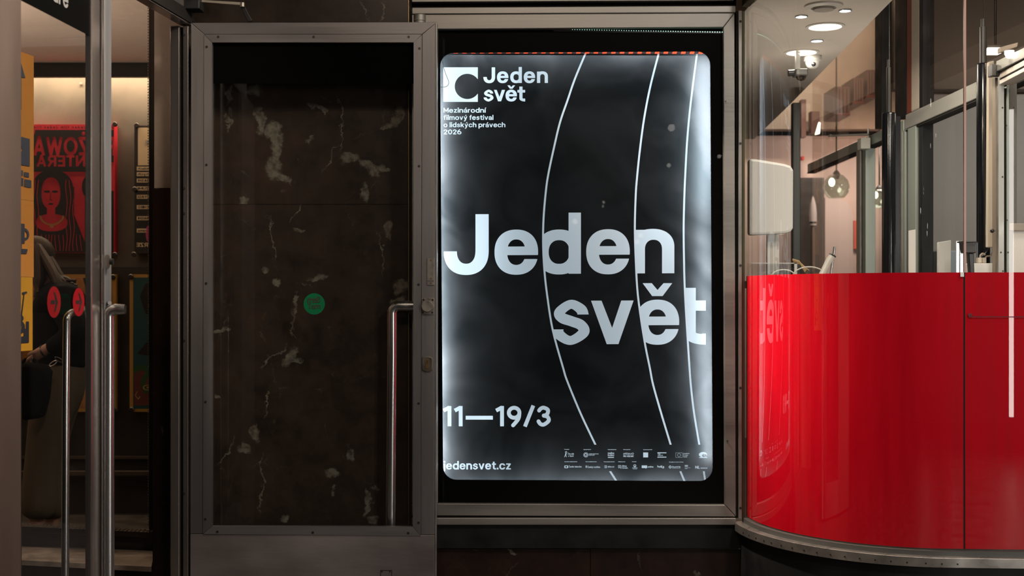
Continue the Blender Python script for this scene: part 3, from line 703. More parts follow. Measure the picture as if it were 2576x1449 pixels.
sbox(1635, 245, 1780, 259); sbox(1635, 315, 1780, 329); stext('fond', 1641, 279, 1682, 12); stext('audiovize', 1641, 299, 1724, 12)
sbox(1930, 250, 2040, 328, 3); 
for k in range(12):
    a_ = k*math.pi/6; sring(1985+25*math.cos(a_), 289+25*math.sin(a_), 4.2)
stext('Kreativní', 2053, 271, 2150, 13); stext('Evropa', 2053, 297, 2130, 13); stext('MEDIA', 2053, 325, 2118, 11)
aE = sp_(2373, 282); SP.append(lambda X, Y: I(g_ell(X, Y, aE[0], aE[1], 66/6.44, 43/6.44, 2), -g_ell(X, Y, aE[0]+4, aE[1]+2.2, 42/6.44, 26/6.44, 2))); sring(2410, 293, 22, 6); sbox(2312, 322, 2442, 334)
aT = sp_(157, 479); SP.append(lambda X, Y: I(g_ell(X, Y, aT[0], aT[1], 31/6.44, 22/6.44, 5), -g_ell(X, Y, aT[0], aT[1], 14/6.44, 12/6.44, 4))); stext('Česká televize', 197, 490, 406, 21)
stext('R', 472, 495, 495, 26); stext('Český rozhlas', 501, 496, 708, 21)
sbox(778, 457, 815, 497, 6); sline([(800, 468), (800, 486)], 6); stext('alza.cz', 830, 489, 935, 20)
sbox(1000, 452, 1048, 498, 6); sline([(1012, 475), (1036, 475)], 5); sline([(1024, 463), (1024, 487)], 5); sline([(1040, 498), (1046, 508)], 6); stext('Alma', 1062, 478, 1137, 19); stext('Career.', 1060, 508, 1160, 19)
sring(1268, 462, 20, 7); sring(1268, 468, 9); sbox(1226, 493, 1312, 500); sbox(1234, 511, 1306, 519)
sbox(1380, 456, 1468, 499); sline([(1440, 499), (1450, 506)], 6); stext('online', 1477, 491, 1570, 19)
stext('Fed', 1633, 491, 1692, 24); stext('Ex', 1695, 491, 1745, 22); sbox(1708, 497, 1744, 503)
sring(1841, 482, 17, 10); stext('Austria', 1872, 490, 2008, 18); sbox(1872, 500, 2006, 504)
for k in range(4): sline([(2082+k*14, 450), (2082+k*14, 478)], 6)
sbox(2078, 460, 2130, 466); sbox(2078, 492, 2170, 496); sbox(2078, 506, 2122, 510)
stext('NL', 2248, 508, 2321, 33); stext('Netherlands', 2335, 508, 2444, 14)
# sheet = coarse field over everything, fine fields in the blocks of small print
X0, X1, Y0s, Y1s = 1104.0, 1798.0, 126.0, 1214.0
def sheet_top(X, Y): return (137.5-.0055*(X-1118))-Y          # the sheet hangs a little below the opening
blocks = [(1112, 1277, 266, 344, .5, union(*TXT[2:6])), (1416, 1784, 1126, 1180, .25, union(*SP))]
poster = thing('festival_poster', LB(1450, 1212, .04), 'black backlit film festival poster with big white Jeden svět lettering', 'poster')
coarse = union(*BIG, *LINES, logo, *TXT[:2], *TXT[6:])
ink, pap = [], []
regions = [(X0, 1112, 266, 344), (1277, X1, 266, 344), (X0, 1416, 1126, 1180), (1784, X1, 1126, 1180), (X0, X1, 139, 266), (X0, X1, 344, 1126), (X0, X1, 1180, Y1s)]
for (a, b, c_, d_) in regions:
    i_, o_ = raster(coarse, a, b, c_, d_, .75, True); pap += i_; ink += o_
for (a, b, c_, d_, st, f_) in blocks:
    i_, o_ = raster(union(coarse, f_), a, b, c_, d_, st, True); pap += i_; ink += o_
# top edge of the sheet follows its own slightly crooked line
i_, o_ = raster(coarse, X0, X1, 131.5, 139, .75, True)
def cut_top(polys):
    out = []
    for p in polys:
        q = [(x, max(y, 134.0+.0024*(x-1118))) for x, y in p]
        if max(y for _, y in q)-min(y for _, y in q) > 1e-3: out.append(q)
    return out
pap += cut_top(i_); ink += cut_top(o_)
PD = .040
mbI = MB(); [mbI.poly([LB(x, y, PD) for x, y in p]) for p in ink]; mbI.build('ink_sheet', INK, poster)
mbP = MB(); [mbP.poly([LB(x, y, PD) for x, y in p]) for p in pap]; o = mbP.build('lettering', PAPER, poster); o['label'] = 'white lettering, logo and three curved lines'
# loose grey wire hanging over the upper left corner
w_ = MB().tube([LB(*q, .0335) for q in smooth_path([(1113, 151), (1116, 170), (1122, 188), (1128, 203), (1128.5, 211), (1124, 217), (1116, 219), (1108, 219)], 4)], .0012, 6).build('loose_wire', mat('grey wire', (.22, .22, .22), .5), None, True)
tag(w_, 'thin grey wire looping over the top left corner of the poster', 'wire')

# ================================================================== CENTRE DOOR (open against the marble)
YD = 5.27
dz0 = 0.015
door = thing('door_1', (P(480, 0, YD).x, YD+.03, dz0), 'metal framed glass door folded open against the dark marble wall', 'door', kind='structure')
fD = atY(YD); th = (0, .045, 0)
def zq(py): return py
yb = HZ+(EYE-dz0)*F/YD
MB().prism([fD(481, 57.3), fD(1099.6, 55.3), fD(1061.5, 86), fD(514, 86)], th).build('top_rail', DOORRAIL, door, bevel=.0015)
MB().prism([fD(480.5, 57.9), fD(513.4, 86.6), fD(510.6, 1343), fD(478.8, 1343)], th).build('hinge_stile', DOORMETAL, door, bevel=.0015)
MB().prism([fD(1094.4, 59), fD(1093, 1345), fD(1058.6, 1345), fD(1062, 86.6)], th).build('lock_stile', DOORMETAL, door, bevel=.0015)
MB().prism([fD(1099.8, 56), fD(1097.4, yb), fD(1093.4, yb), fD(1095.0, 57)], th).build('edge_strip', FRAMEMETAL, door, bevel=.001)
MB().prism([fD(478.6, 1344), fD(1093, 1346), fD(1093, yb), fD(478.4, yb)], th).build('kick_plate', KICK, door, bevel=.0015)
BEADQ = {'bead_top': [(514.5, 87), (1061, 87), (1041, 107), (534.5, 107)], 'bead_left': [(514, 87.8), (534, 107.6), (533, 1323), (511, 1342.4)],
         'bead_right': [(1061.3, 87.8), (1058.3, 1347), (1038.8, 1324.4), (1040.8, 107.6)], 'bead_bottom': [(511.6, 1343), (533.3, 1323.7), (1038.4, 1324.9), (1058, 1347.6)]}
SCR = {'bead_top': [(549, 93), (789, 93), (1028, 93)], 'bead_left': [(520, 118), (519.5, 415), (518.5, 713), (517, 1011), (516.5, 1306)], 'bead_right': [(1055, 122), (1054, 418), (1053, 716), (1053, 1015), (1053, 1315)], 'bead_bottom': [(547, 1337.5), (787, 1339.5), (1027, 1341)]}
for nm, q in BEADQ.items():
    mb = MB().prism([fD(*p) for p in q], (0, -.004, 0))
    mb.prism([fD(*p) for p in q], (0, .02, 0))
    for s_ in SCR[nm]: disc(mb, P(*s_, YD-.0035), (0, -1, 0), .0052, .0022, 1, 12)
    mb.build('glazing_bead', [DOORRAIL if nm in ('bead_top', 'bead_bottom') else DOORMETAL, SCREW], door)
MB().poly([P(530, 1326, YD+.02), P(1043, 1326, YD+.02), P(1043, 105, YD+.02), P(530, 105, YD+.02)]).build('glass_pane', DOORGLASS, door)
MB().prism([P(534, 210, YD+.018), P(1040.5, 210, YD+.018), P(1040.5, 105, YD+.018), P(534, 105, YD+.018)], (0, .0008, 0)).build('film_band', BLACKFILM, door)
# cranked pull handle on the far side
YH = YD+.118
pts = [P(1072, 770, YH)]+[P(1003, 770, YH)]
ar = [P(1003-17*math.sin(t), 787-17*math.cos(t), YH) for t in [math.radians(a) for a in range(10, 91, 10)]]
ar = [P(1004-18*math.sin(math.radians(a)), 788-18*math.cos(math.radians(a)), YH) for a in range(0, 91, 10)]
h = MB().tube([P(1070, 770, YH), P(1030, 770, YH)]+ar+[P(986, 900, YH), P(984, 1120, YH), P(982.5, 1345, YH), P(982.2, 1390, YH)], .0228, 24).build('pull_handle', STEEL, door, True)
MB().tube([P(1066, 770, YD+.046), P(1066, 770, YH)], .012, 14).build('handle_post', STEEL, door, True)
MB().tube([P(984, 1384, YD+.046), P(984, 1384, YH)], .012, 14).build('handle_post', STEEL, door, True)
# round knob plate, lock cylinder, strike plate
mb = MB().prism([P(x_, y_, YD-.0005) for x_, y_ in R4(1061.5, 749.5, 1092, 791)], (0, -.004, 0))
disc(mb, P(1075.5, 770, YD-.004), (0, -1, 0), .0235, .02, 0, 30)
for s_ in ((1065.5, 754), (1088.5, 754.5), (1064, 786), (1087.5, 786.5)): disc(mb, P(*s_, YD-.0045), (0, -1, 0), .0045, .0015, 1, 12)
mb.build('thumb_turn', [PLATE, SCREW], door, True, bevel=.001)
mb = MB(); q = [(1062, 900), (1066, 897.5), (1076, 896), (1085, 898), (1088, 901), (1088, 930), (1082, 934.5), (1073, 935.5), (1065, 933), (1061.5, 929)]
mb.prism([P(x_, y_, YD-.0005) for x_, y_ in reversed(q)], (0, -.007, 0))
mb.build('lock_plate', mat('aged bronze', (.14, .12, .095), .4, .8, noise=(30, .3, (1, 1, 1))), door, bevel=.002)
cyl = MB(); disc(cyl, P(1074.5, 910, YD-.0075), (0, -1, 0), .009, .003, 0, 20); slab(cyl, atY(YD-.0075), R4(1071, 912, 1078, 927), (0, -.002, 0)); slab(cyl, atY(YD-.0106), R4(1073.6, 906, 1075.4, 914), (0, -.0005, 0), 1)
cyl.build('lock_cylinder', [BRASS, SCREW], door)
mb = MB().prism([P(x_, y_, YD-.0005) for x_, y_ in R4(1075, 649, 1092.5, 717)], (0, -.005, 0)).prism([P(x_, y_, YD-.006) for x_, y_ in R4(1075.5, 706.3, 1092, 707.3)], (0, -.0006, 0), 1)
for s_ in ((1084, 655), (1084.5, 700.5), (1084.5, 712)): disc(mb, P(*s_, YD-.0055), (0, -1, 0), .004, .002, 2, 12)
mb.build('latch_plate', [PLATE, SCREW, BRASS], door, bevel=.001)
mb = MB()
for q in (R4(957, 1434, 986, 1435.3), R4(957, 1435, 958.3, 1455), R4(985, 1435, 986.3, 1455)): slab(mb, atY(YD-.0005), q, (0, -.001, 0), 0)
for s_ in ((961, 1438), (981, 1438)): disc(mb, P(*s_, YD-.0005), (0, -1, 0), .003, .001, 0, 10)
mb.build('scribed_plate', SCREW, door)
GREEN = mat('green vinyl', (0.0, 0.125, 0.045), .6, spec=.2); DKRED = mat('dark lettering', (0.02, 0.03, 0.018), .6)
st = MB(); 
flat_shape(st, lambda X, Y: np.hypot(X-790.5, Y-764.5)-26.8, (762, 819, 736, 793), 1.0, atY(YD+.0185)); sto = st.build('sticker', GREEN, door); sto['label'] = 'round green sticker'
lt_ = MB(); flat_shape(lt_, union(line_field('Sem', 772.5, 762, 11.5, 34, mirror=789.5), line_field('Tam', 774.5, 777, 10, 32)), (766, 815, 740, 784), .5, atY(YD+.0175)); lt_.build('sticker_lettering', DKRED, sto)
# hinge barrel at the top, between the leaf and the case
tag(MB().lathe(P(1056, 52, 5.36), (0, 0, 1), [(.022, -.03), (.026, -.028), (.026, -.006), (.0235, -.005), (.0235, -.003), (.026, -.002), (.026, .022), (.023, .0255), (.0, .0255)], 26).build('door_stop', FRAMEMETAL, None, True), 'short round metal stop behind the top right corner of the open door', 'door stop')

# ================================================================== LEFT DOOR (edge on, at the left)
A0, B0 = -1.727, .071
NL = Vector((1, -B0, 0)).normalized()
def LF(px, py, d=0.0):
    """point on the visible face of the left leaf, d = distance in front of it"""
    a = (px-CX)/F; A = A0+d*math.sqrt(1+B0*B0); return P(px, py, A/(a-B0))
def lf(d): return lambda px, py: LF(px, py, d)
ldoor = thing('door_2', LF(262, 1449)*1.0, 'metal framed glass door with steel pull handle at the left', 'door', kind='structure')
def ucol(px0, px1, z0, z1, d0, d1, mb, mi=0):
    """upright box on the leaf between two columns of pixels"""
    a, b = LF(px0, HZ), LF(px1, HZ); pts = [Vector((a.x, a.y, z0)), Vector((b.x, b.y, z0)), Vector((b.x, b.y, z1)), Vector((a.x, a.y, z1))]
    return mb.prism([p+NL*d1 for p in pts], NL*(d0-d1), mi)
ZT, ZB = 2.42, .015
ucol(228, 249, ZB, ZT, -.02, .004, MB()).build('glazing_bead', JAMB, ldoor, bevel=.004)
LSTILE = mat('cool grey aluminium', (0.36, 0.37, 0.385), 0.42, .75, noise=(16, .25, (1, 1, .08)))
ucol(252, 258, ZB, ZT, -.02, .006, MB()).build('lock_edge', JAMB, ldoor, bevel=.002)
ucol(258.5, 275, ZB, ZT, -.03, .008, MB()).build('lock_stile', LSTILE, ldoor, bevel=.002)
ucol(249, 252, ZB, ZT, -.02, -.006, MB()).build('groove', DARKGAP, ldoor)
NEARST = mat('near stile paint', (0.155, 0.115, 0.095), 0.5, .5, noise=(5, .2, (1, 1, .2)))
ucol(-190, 44, ZB, ZT, -.03, .012, MB()).build('hinge_stile', NEARST, ldoor, bevel=.003)
ucol(-40, 275, ZT-.01, ZT+.09, -.03, .01, MB()).build('top_rail', LSTILE, ldoor, bevel=.002)
ucol(45, 228, ZB, .22, -.03, .01, MB()).build('bottom_rail', DOORMETAL, ldoor, bevel=.002)
a, b = LF(30, HZ, -.008), LF(240, HZ, -.008)
MB().poly([(a.x, a.y, .1), (b.x, b.y, .1), (b.x, b.y, ZT), (a.x, a.y, ZT)]).build('glass_pane', DOORGLASS, ldoor)
# black band with the end of a white word
zb_ = EYE+(HZ-90)/F*LF(230, 90).y
a, b = LF(20, HZ, -.006), LF(238, HZ, -.006)
bd = MB().prism([(a.x, a.y, zb_), (b.x, b.y, zb_), (b.x, b.y, ZT), (a.x, a.y, ZT)], -NL*.001).build('film_band', BLACKFILM, ldoor)
WHITEINK = mat('white vinyl', (.62, .62, .62), .6)
mb = MB(); 
def leafmap(u, v):                    # u metres along the leaf towards the free edge, v height
    b_ = LF(172, HZ, -.004); t = Vector((B0, 1, 0)).normalized(); p = b_+t*u; return Vector((p.x, p.y, v))
zt_ = EYE+(HZ-17)/F*LF(165, HZ).y
flat_shape(mb, line_field('ure', -.118, 0, .042), (-.14, .02, -.08, .02), .0015, lambda x, y: leafmap(x, zt_-y)); mb.build('band_lettering', WHITEINK, bd)
# two red arrow stickers
REDV = mat('red vinyl', (0.26, 0.004, 0.008), .6, spec=.2); BLKV = mat('black vinyl', (.012, .01, .01), .5)
for (sx, sy, dd, r_) in ((136, 760, -.0085, .050), (198, 760, -.004, .047)):
    cpt = LF(sx, sy, dd); t = Vector((B0, 1, 0)).normalized()
    mb = MB(); mb.poly([cpt+t*r_*math.cos(k*math.pi/16)+Vector((0, 0, r_*math.sin(k*math.pi/16))) for k in range(32)])
    so = mb.build('sticker', REDV, ldoor); so['label'] = 'round red sticker with black arrow'
    c0 = cpt+NL*.001
    mb = MB(); mb.poly([c0+t*x_*r_+Vector((0, 0, y_*r_)) for x_, y_ in ((-.5, .12), (.1, .12), (.1, -.12), (-.5, -.12))])
    mb.poly([c0+t*x_*r_+Vector((0, 0, y_*r_)) for x_, y_ in ((-.05, .62), (.15, .62), (.55, 0), (.25, 0))]); mb.poly([c0+t*x_*r_+Vector((0, 0, y_*r_)) for x_, y_ in ((.25, 0), (.55, 0), (.15, -.62), (-.05, -.62))])
    mb.build('arrow', BLKV, so)
# pull handle of the left leaf
YLh = 4.40
def lh(px, py): return P(px, py, YLh)
path = [lh(315, 778), lh(300, 778)]+[lh(292-18*math.sin(math.radians(a)), 796-18*math.cos(math.radians(a))) for a in range(0, 91, 15)]+[lh(274, 900), lh(273.5, 1150), lh(273.5, 1452), lh(273.5, 1470)]
MB().tube(path, [.0165, .0185]+[.0188]*(len(path)-2), 24).build('pull_handle', STEEL, ldoor, True)
MB().tube([lh(276, 762), P(266, 762, 4.44)], .007, 10).build('handle_post', DOORMETAL, ldoor, True)
# handle of the other side, seen through the pane
pb = [LF(228, 785, -.07), LF(196, 785, -.07)]+[LF(190-22*math.sin(math.radians(a)), 807-22*math.cos(math.radians(a)), -.07) for a in range(0, 91, 15)]+[LF(166, 1000, -.07), LF(164, 1449, -.07)]
MB().tube(pb, .0125, 16).build('pull_handle', STEEL, ldoor, True)
# latch bolt
mb = MB(); q = [(266, 643), (270, 640), (276, 643), (278, 658), (276, 673), (271, 677), (266, 674)]
mb.prism([lh(*p) for p in reversed(q)], (0, -.004, 0)); mb.tube([lh(277, 658), lh(285, 658)], .011, 14, 1); mb.build('latch', [PLATE, SCREW], ldoor)

# ================================================================== DOOR FRAME between the leaves
jb = thing('trim_2', P(452, 1449, 5.3), 'upright metal jamb the open door hangs from', 'door frame', kind='structure')
JZ1 = 2.44
def col(px0, px1, Y, d, m, nm, z0=0.0, z1=JZ1, bev=.002):
    a, b = P(px0, 0, Y).x, P(px1, 0, Y).x
    return MB().box(a, b, Y, Y+d, z0, z1).build(nm, m, jb, bevel=bev)
col(428, 451.5, 5.28, .12, JAMB, 'outer_jamb', bev=.004); col(452, 459.5, 5.31, .08, DARKGAP, 'groove'); col(460, 474, 5.285, .1, JAMB, 'inner_jamb', bev=.003); col(474.5, 480, 5.33, .06, DARKGAP, 'groove')
for y_ in (88, 473, 537, 857, 1241): disc(MB(), P(463.5, y_, 5.284), (0, -1, 0), .005, .002, 0, 12).build('screw', SCREW, jb)
tr = thing('trim_3', (-1.45, 4.3, 2.45), 'dark metal transom running back over the left doorway', 'transom', kind='structure')
def ent(Y, off=0): return -1.388-.113*(5.3-Y)+off
mb = MB().prism([(ent(5.32), 5.32, 2.446), (ent(5.32)+.05, 5.32, 2.446), (ent(2.6)+.05, 2.6, 2.446), (ent(2.6), 2.6, 2.446)], (0, 0, .12)); mb.build('lower_beam', JAMB, tr, bevel=.003)
mb = MB().prism([(ent(5.32), 5.34, 2.57), (ent(5.32)+.13, 5.34, 2.57), (ent(2.6)+.13, 2.6, 2.57), (ent(2.6), 2.6, 2.57)], (0, 0, .25)); mb.build('upper_beam', BASEBLACK, tr)
mb = MB().prism([(ent(5.3)+.052, 5.3, 2.452), (ent(5.3)+.056, 5.3, 2.452), (ent(2.6)+.056, 2.6, 2.452), (ent(2.6)+.052, 2.6, 2.452)], (0, 0, .05)); mb.build('bead', DARKGAP, tr)
# door closer above the open leaf
dc = thing('door_closer', P(560, 20, 5.30), 'grey two-piece door closer arm above the open glass door', 'door closer')
MB().box(P(418, 0, 5.22).x, P(502, 0, 5.22).x, 5.22, 5.30, P(0, 22, 5.22).z, P(0, -18, 5.22).z).build('closer_body', BASEBLACK, dc, bevel=.004)
MB().prism([P(500, -1, 5.26), P(606, 5, 5.26), P(606, 13, 5.26), P(500, 5, 5.26)], (0, .012, 0)).build('upper_arm', mat('arm metal', (.30, .27, .22), .45, .6), dc, bevel=.002)
MB().lathe(P(610, 14, 5.265), (0, 0, 1), [(.010, -.006), (.010, .011), (.008, .013), (0, .013)], 16).build('joint', PLATE, dc, True)
MB().prism([P(604, 17, 5.27), P(617, 18, 5.27), P(635, 52, 5.27), P(624, 56, 5.27)], (0, .01, 0)).build('lower_arm', BASEBLACK, dc, bevel=.003)

# ================================================================== LEFT PASSAGE BEHIND THE DOORS
# reveal and pillar at the right of the doorway
struct('wall_right', MB().box(P(388, 0, 5.62).x, P(470, 0, 5.62).x, 5.62, 5.8, P(0, 473, 5.62).z, 2.75), PLASTER, 'strip of pale plaster beside the open door jamb', 'wall')
MARBLE4 = marble('brown marble pillar', [blob(392, 1090, 3, 8), blob(408, 1290, 5, 5)], tone=(0.017, 0.010, 0.008))
struct('wall_right_lower', MB().box(P(384, 0, 5.60).x, P(470, 0, 5.60).x, 5.60, 5.82, 0, P(0, 475, 5.60).z), MARBLE4, 'dark brown marble facing below the plaster strip', 'wall')
# beaded frame of the inner opening, seen slightly turned
YF = 5.90
FRW = mat('dark varnished wood', (0.018, 0.012, 0.009), 0.4, noise=(10, .4, (1, 1, .2)))
GILT = mat('dull gilt bead', (0.16, 0.12, 0.08), .4, .5)
fr = thing('trim_4', P(380, 1345, YF), 'dark beaded wooden frame around the inner opening of the left passage', 'frame', kind='structure')
MB().box(P(374, 0, YF).x, P(389, 0, YF).x, YF, YF+.06, .22, 2.75).build('upright', FRW, fr, bevel=.003)
mb = MB(); xa = P(373, 0, YF).x
for k in range(196): 
    z_ = .26+k*.0126; mb.ball((xa, YF-.002, z_), .0040, 6, 0, (.6, .6, 1.25))
mb.build('bead', GILT, fr, True)
pl0, pl1 = P(-200, 1312, 6.15), P(389, 1339, YF)
mb = MB().prism([pl0, pl1, pl1-Vector((0, 0, .028)), pl0-Vector((0, 0, .028))], (0, .05, 0)); mb.build('bottom_moulding', FRW, fr, bevel=.003)
mb = MB(); nb = 60
for k in range(nb):
    p = pl0.lerp(pl1, (k+.5)/nb); mb.tube([p+Vector((-.007, -.004, .003)), p+Vector((.007, -.004, .011))], .0045, 6)
mb.build('rope_bead', GILT, fr, True)
# plinth, sill and riser below the frame
SILL = mat('worn stone sill', (0.20, 0.16, 0.13), .6, noise=(20, .3, (1, 1, 1)))
q0, q1 = pl0-Vector((0, -.03, .028)), pl1-Vector((0, -.03, .028))
struct('baseboard_left', MB().prism([q0, q1, Vector((q1.x, q1.y, .13)), Vector((q0.x, q0.y, .13))], (0, .04, 0)), mat('dark plinth', (0.022, 0.02, 0.02), .5), 'dark plinth under the beaded frame', 'baseboard')
mb = MB().prism([(-2.9, 6.16, .13), (P(384, 0, 5.87).x, 5.90, .13), (P(384, 0, 5.6).x, 5.58, .13), (-2.9, 5.88, .13)], (0, 0, -.022))
struct('trim_5', mb, SILL, 'worn pale stone sill behind the left doorway', 'sill')
mb = MB().prism([(-2.9, 5.90, .107), (P(384, 0, 5.6).x, 5.60, .107), (P(384, 0, 5.6).x, 5.60, 0), (-2.9, 5.90, 0)], (0, .1, 0))
struct('trim_6', mb, MARBLE4, 'dark riser below the stone sill', 'riser')
# back wall with mouldings, ceiling, pelmet with light strip
YB = 7.80
mb = MB().box(-3.9, -1.5, YB, YB+.15, 0, 3.0)
struct('wall_left', mb, mat('stained grey wall', (0.13, 0.112, 0.092), .75, noise=(3.5, .3, (1, 1, 1))), 'stained grey back wall of the passage with posters', 'wall')
zm = P(0, 1146, YB-.03).z
DARKP = mat('dark dado paint', (0.026, 0.021, 0.017), .5, noise=(5, .3, (1, 1, 1)))
struct('wall_dado', MB().box(-3.9, -1.5, YB-.03, YB-.001, 0, P(0, 672, YB-.03).z), DARKP, 'dark lower half of the passage back wall', 'wall')
DADO = mat('dado moulding', (0.075, 0.052, 0.037), .45)
struct('trim_7', MB().box(-3.9, -1.5, YB-.06, YB-.031, zm-.02, zm).box(-3.9, -1.5, YB-.10, YB-.0611, zm-.115, zm-.085), DADO, 'pair of brown dado mouldings on the passage back wall', 'moulding', bevel=.004)
struct('ceiling_left', MB().box(-3.9, -1.45, 4.9, 7.55, 2.71, 2.79), PLASTER, 'cream ceiling of the left passage', 'ceiling')
struct('wall_far_left', MB().box(-4.0, -3.9, 4.9, 7.95, 0, 3.0), PLASTER, 'plain plaster side wall of the left passage', 'wall')
zp0, zp1 = P(0, 196, 7.60).z, P(0, 163, 7.60).z
struct('trim_8', MB().box(-3.9, -1.5, 7.56, 7.60, zp0, 2.80), mat('pelmet brown', (0.016, 0.013, 0.010), .6), 'dark pelmet board hiding the strip light on the back wall', 'pelmet')
ls = lamp('cove_light', (-2.7, 7.69, zp0+.10), 24, 2.3, (1.0, .74, .48), (0, .30, -1), .03)
lamp('passage_ceiling_light', (-2.3, 6.4, 2.69), 1.6, .35, (1.0, .76, .56), (0, 0.0, -1))
lamp('passage_ceiling_fill', (-3.3, 5.3, 1.3), 22, .3, (1.0, .80, .66), (.35, .25, 1), spread=1.9)  # added uplight, out of view, brightening the passage ceiling
# small hook on the wall
tag(MB().ball(P(204, 211, YB-.01), .009, 10).build('wall_pin', WHITE, None, True), 'small pale pin high on the passage back wall above the red poster', 'pin')

def wall_poster(name, px0, px1, py0, py1, Y, base, label, frame=None, fw=0):
    t = thing(name, P((px0+px1)/2, py1, Y), label, 'poster')
    slab(MB(), atY(Y), R4(px0, py0, px1, py1), (0, (7.799 if py0 < 660 else 7.769)-Y, 0)).build('board', frame or base, t)
    if frame: slab(MB(), atY(Y-.002), R4(px0+fw, py0+fw*.9, px1-fw, py1-fw*.9), (0, .002, 0)).build('print', base, t)
    return t
KNOB = mat('dark stud', (0.03, 0.022, 0.018), .4)
def studs(t, pts, Y):
    for p in pts: MB().lathe(P(*p, Y), (0, -1, 0), [(.012, 0), (.016, .004), (.016, .012), (.012, .016), (0, .016)], 14).build('stud', KNOB, t, True)
YP = 7.73
def printed(t, name, field, box, step, m, Y): return flat_shape(MB(), field, box, step, atY(Y)).build(name, m, t)
PRED = mat('poster red', (0.64, 0.026, 0.048), .45, noise=(30, .06, (1, 1, 1))); PBLK = mat('poster black', (0.012, 0.008, 0.008), .5); PGOLD = mat('poster gold', (0.42, 0.27, 0.08), .5)
rp = wall_poster('film_poster', -60, 287, 313, 636, YP, PRED, 'red and black film poster with mirrored lettering on the passage wall')
studs(rp, [(290, 313), (290, 641)], YP)
letters = union(line_field('RÓŻOWA', 30, 391, 34, 206, mirror=160, fit=True), line_field('ANTERA', 70, 419, 20.5, 150, mirror=156, fit=True))
halo = lambda X, Y: letters(X, Y)-7
def above(X, Y): return I(U(U(halo(X, Y-10), halo(X+4, Y)), halo(X, Y+14)), g_box(X, Y, -60, 286, 327, 432))
printed(rp, 'print_black', lambda X, Y: I(above(X, Y), -letters(X, Y)), (40, 287, 322, 436), 1.2, PBLK, YP-.002)
small = line_field('Jeden film Jeden film Jeden film Jeden', 40, 323, 4.6, 245, mirror=163)
printed(rp, 'print_small', small, (40, 287, 312, 326), .8, PBLK, YP-.0015)
# plain long-haired figure, no known design
hairp = smooth_path([(96, 470), (120, 430+24), (160, 448), (186, 470), (192, 500), (186, 540), (205, 570), (212, 610)], 6)
def hairf(X, Y): return U(U(g_ell(X, Y, 132, 478, 52, 50), g_box(X, Y, 84, 186, 470, 560)), g_cvx(X, Y, [(84, 560), (186, 540), (226, 640), (84, 640)]))
def facef(X, Y): return U(g_ell(X, Y, 128, 486, 24, 40), U(g_box(X, Y, 118, 139, 515, 556), g_ell(X, Y, 130, 560, 40, 22)))
def second(X, Y): return U(g_ell(X, Y, 240, 470, 34, 34), g_box(X, Y, 214, 287, 480, 640))
def sface(X, Y): return U(g_ell(X, Y, 236, 492, 18, 34), g_cvx(X, Y, [(228, 640), (250, 540), (262, 640)]))
printed(rp, 'print_figure', lambda X, Y: I(U(I(hairf(X, Y), -facef(X, Y)), I(second(X, Y), -sface(X, Y))), g_box(X, Y, 40, 286, 430, 635)), (60, 287, 430, 636), 1.5, PBLK, YP-.0022)
lines_ = union(*[(lambda k: (lambda X, Y: I(np.abs(X-(86+k*9)-2*np.sin(Y/14+k))-.7, g_box(X, Y, 84, 215, 452 if k in (0, 1, 9, 10, 11) else 590, 632))))(k) for k in range(14)])
printed(rp, 'print_hair_lines', lambda X, Y: I(lines_(X, Y), hairf(X, Y)), (84, 216, 440, 634), 1.0, PRED, YP-.0026)
eyes = union(lambda X, Y: g_ell(X, Y, 118, 482, 8, 3), lambda X, Y: g_ell(X, Y, 138, 482, 8, 3), lambda X, Y: g_seg(X, Y, [(128, 485), (126, 503), (132, 504)], 1.5), lambda X, Y: g_ell(X, Y, 128, 513, 6, 2.4), lambda X, Y: g_ell(X, Y, 232, 486, 6, 3), lambda X, Y: g_seg(X, Y, [(240, 488), (243, 505), (238, 507)], 1.4))
printed(rp, 'feature_marking', eyes, (100, 250, 470, 520), .8, PBLK, YP-.0026)
neck = lambda X, Y: U(np.abs(np.hypot(X-130, (Y-540)*1.15)-29)-2.6, np.hypot(X-130, Y-569)-5)
printed(rp, 'print_necklace', lambda X, Y: I(I(neck(X, Y), 542-Y), np.abs(np.mod(X+Y*.5, 5)-2.5)-1.9), (90, 170, 540, 580), .8, PGOLD, YP-.003)
# screening poster: dark board with cream picture and mirrored strips
CREAM = mat('cream print', (0.72, 0.55, 0.34), .6); DKBOARD = mat('dark board', (0.014, 0.012, 0.010), .5)
sp2 = wall_poster('screening_board', 338, 520, 316, 638, YP, DKBOARD, 'dark programme board with cream picture and mirrored name strips')
studs(sp2, [(345, 316), (340, 476), (338, 640)], YP)
slab(MB(), atY(YP-.003), R4(347, 321, 470, 416), (0, .003, 0)).build('picture', CREAM, sp2)
slab(MB(), atY(YP-.0045), R4(366, 352, 375, 361), (0, .001, 0)).build('picture_detail', GREYWALL, sp2)
rows = [(424, 'rolach'), (438, 'wnych'), (454, 'HASHI'), (474, 'IZUMI'), (495, 'UYAGI'), (521, 'ICHIRO'), (549, 'MAISHI'), (580, 'cinema')]
for y_, w_ in rows:
    s_ = slab(MB(), atY(YP-.003), R4(344, y_-5, 470, y_+5), (0, .003, 0)).build('name_strip', CREAM, sp2)
    flat_shape(MB(), line_field(w_, 346, y_+3.2, 4.6, 29, mirror=361, fit=True), (344, 378, y_-5, y_+5), .7, atY(YP-.0042)).build('strip_lettering', PBLK, s_)
flat_shape(MB(), line_field('WRZE', 343, 621, 7.5, 45, mirror=365.5, fit=True), (342, 390, 606, 624), .8, atY(YP-.002)).build('lettering', CREAM, sp2)
flat_shape(MB(), lambda X, Y: g_ell(X, Y, 376, 588, 9, 22), (366, 386, 566, 612), 1.0, atY(YP-.0048)).build('pink_spot', mat('pink print', (.5, .07, .16), .5), sp2)
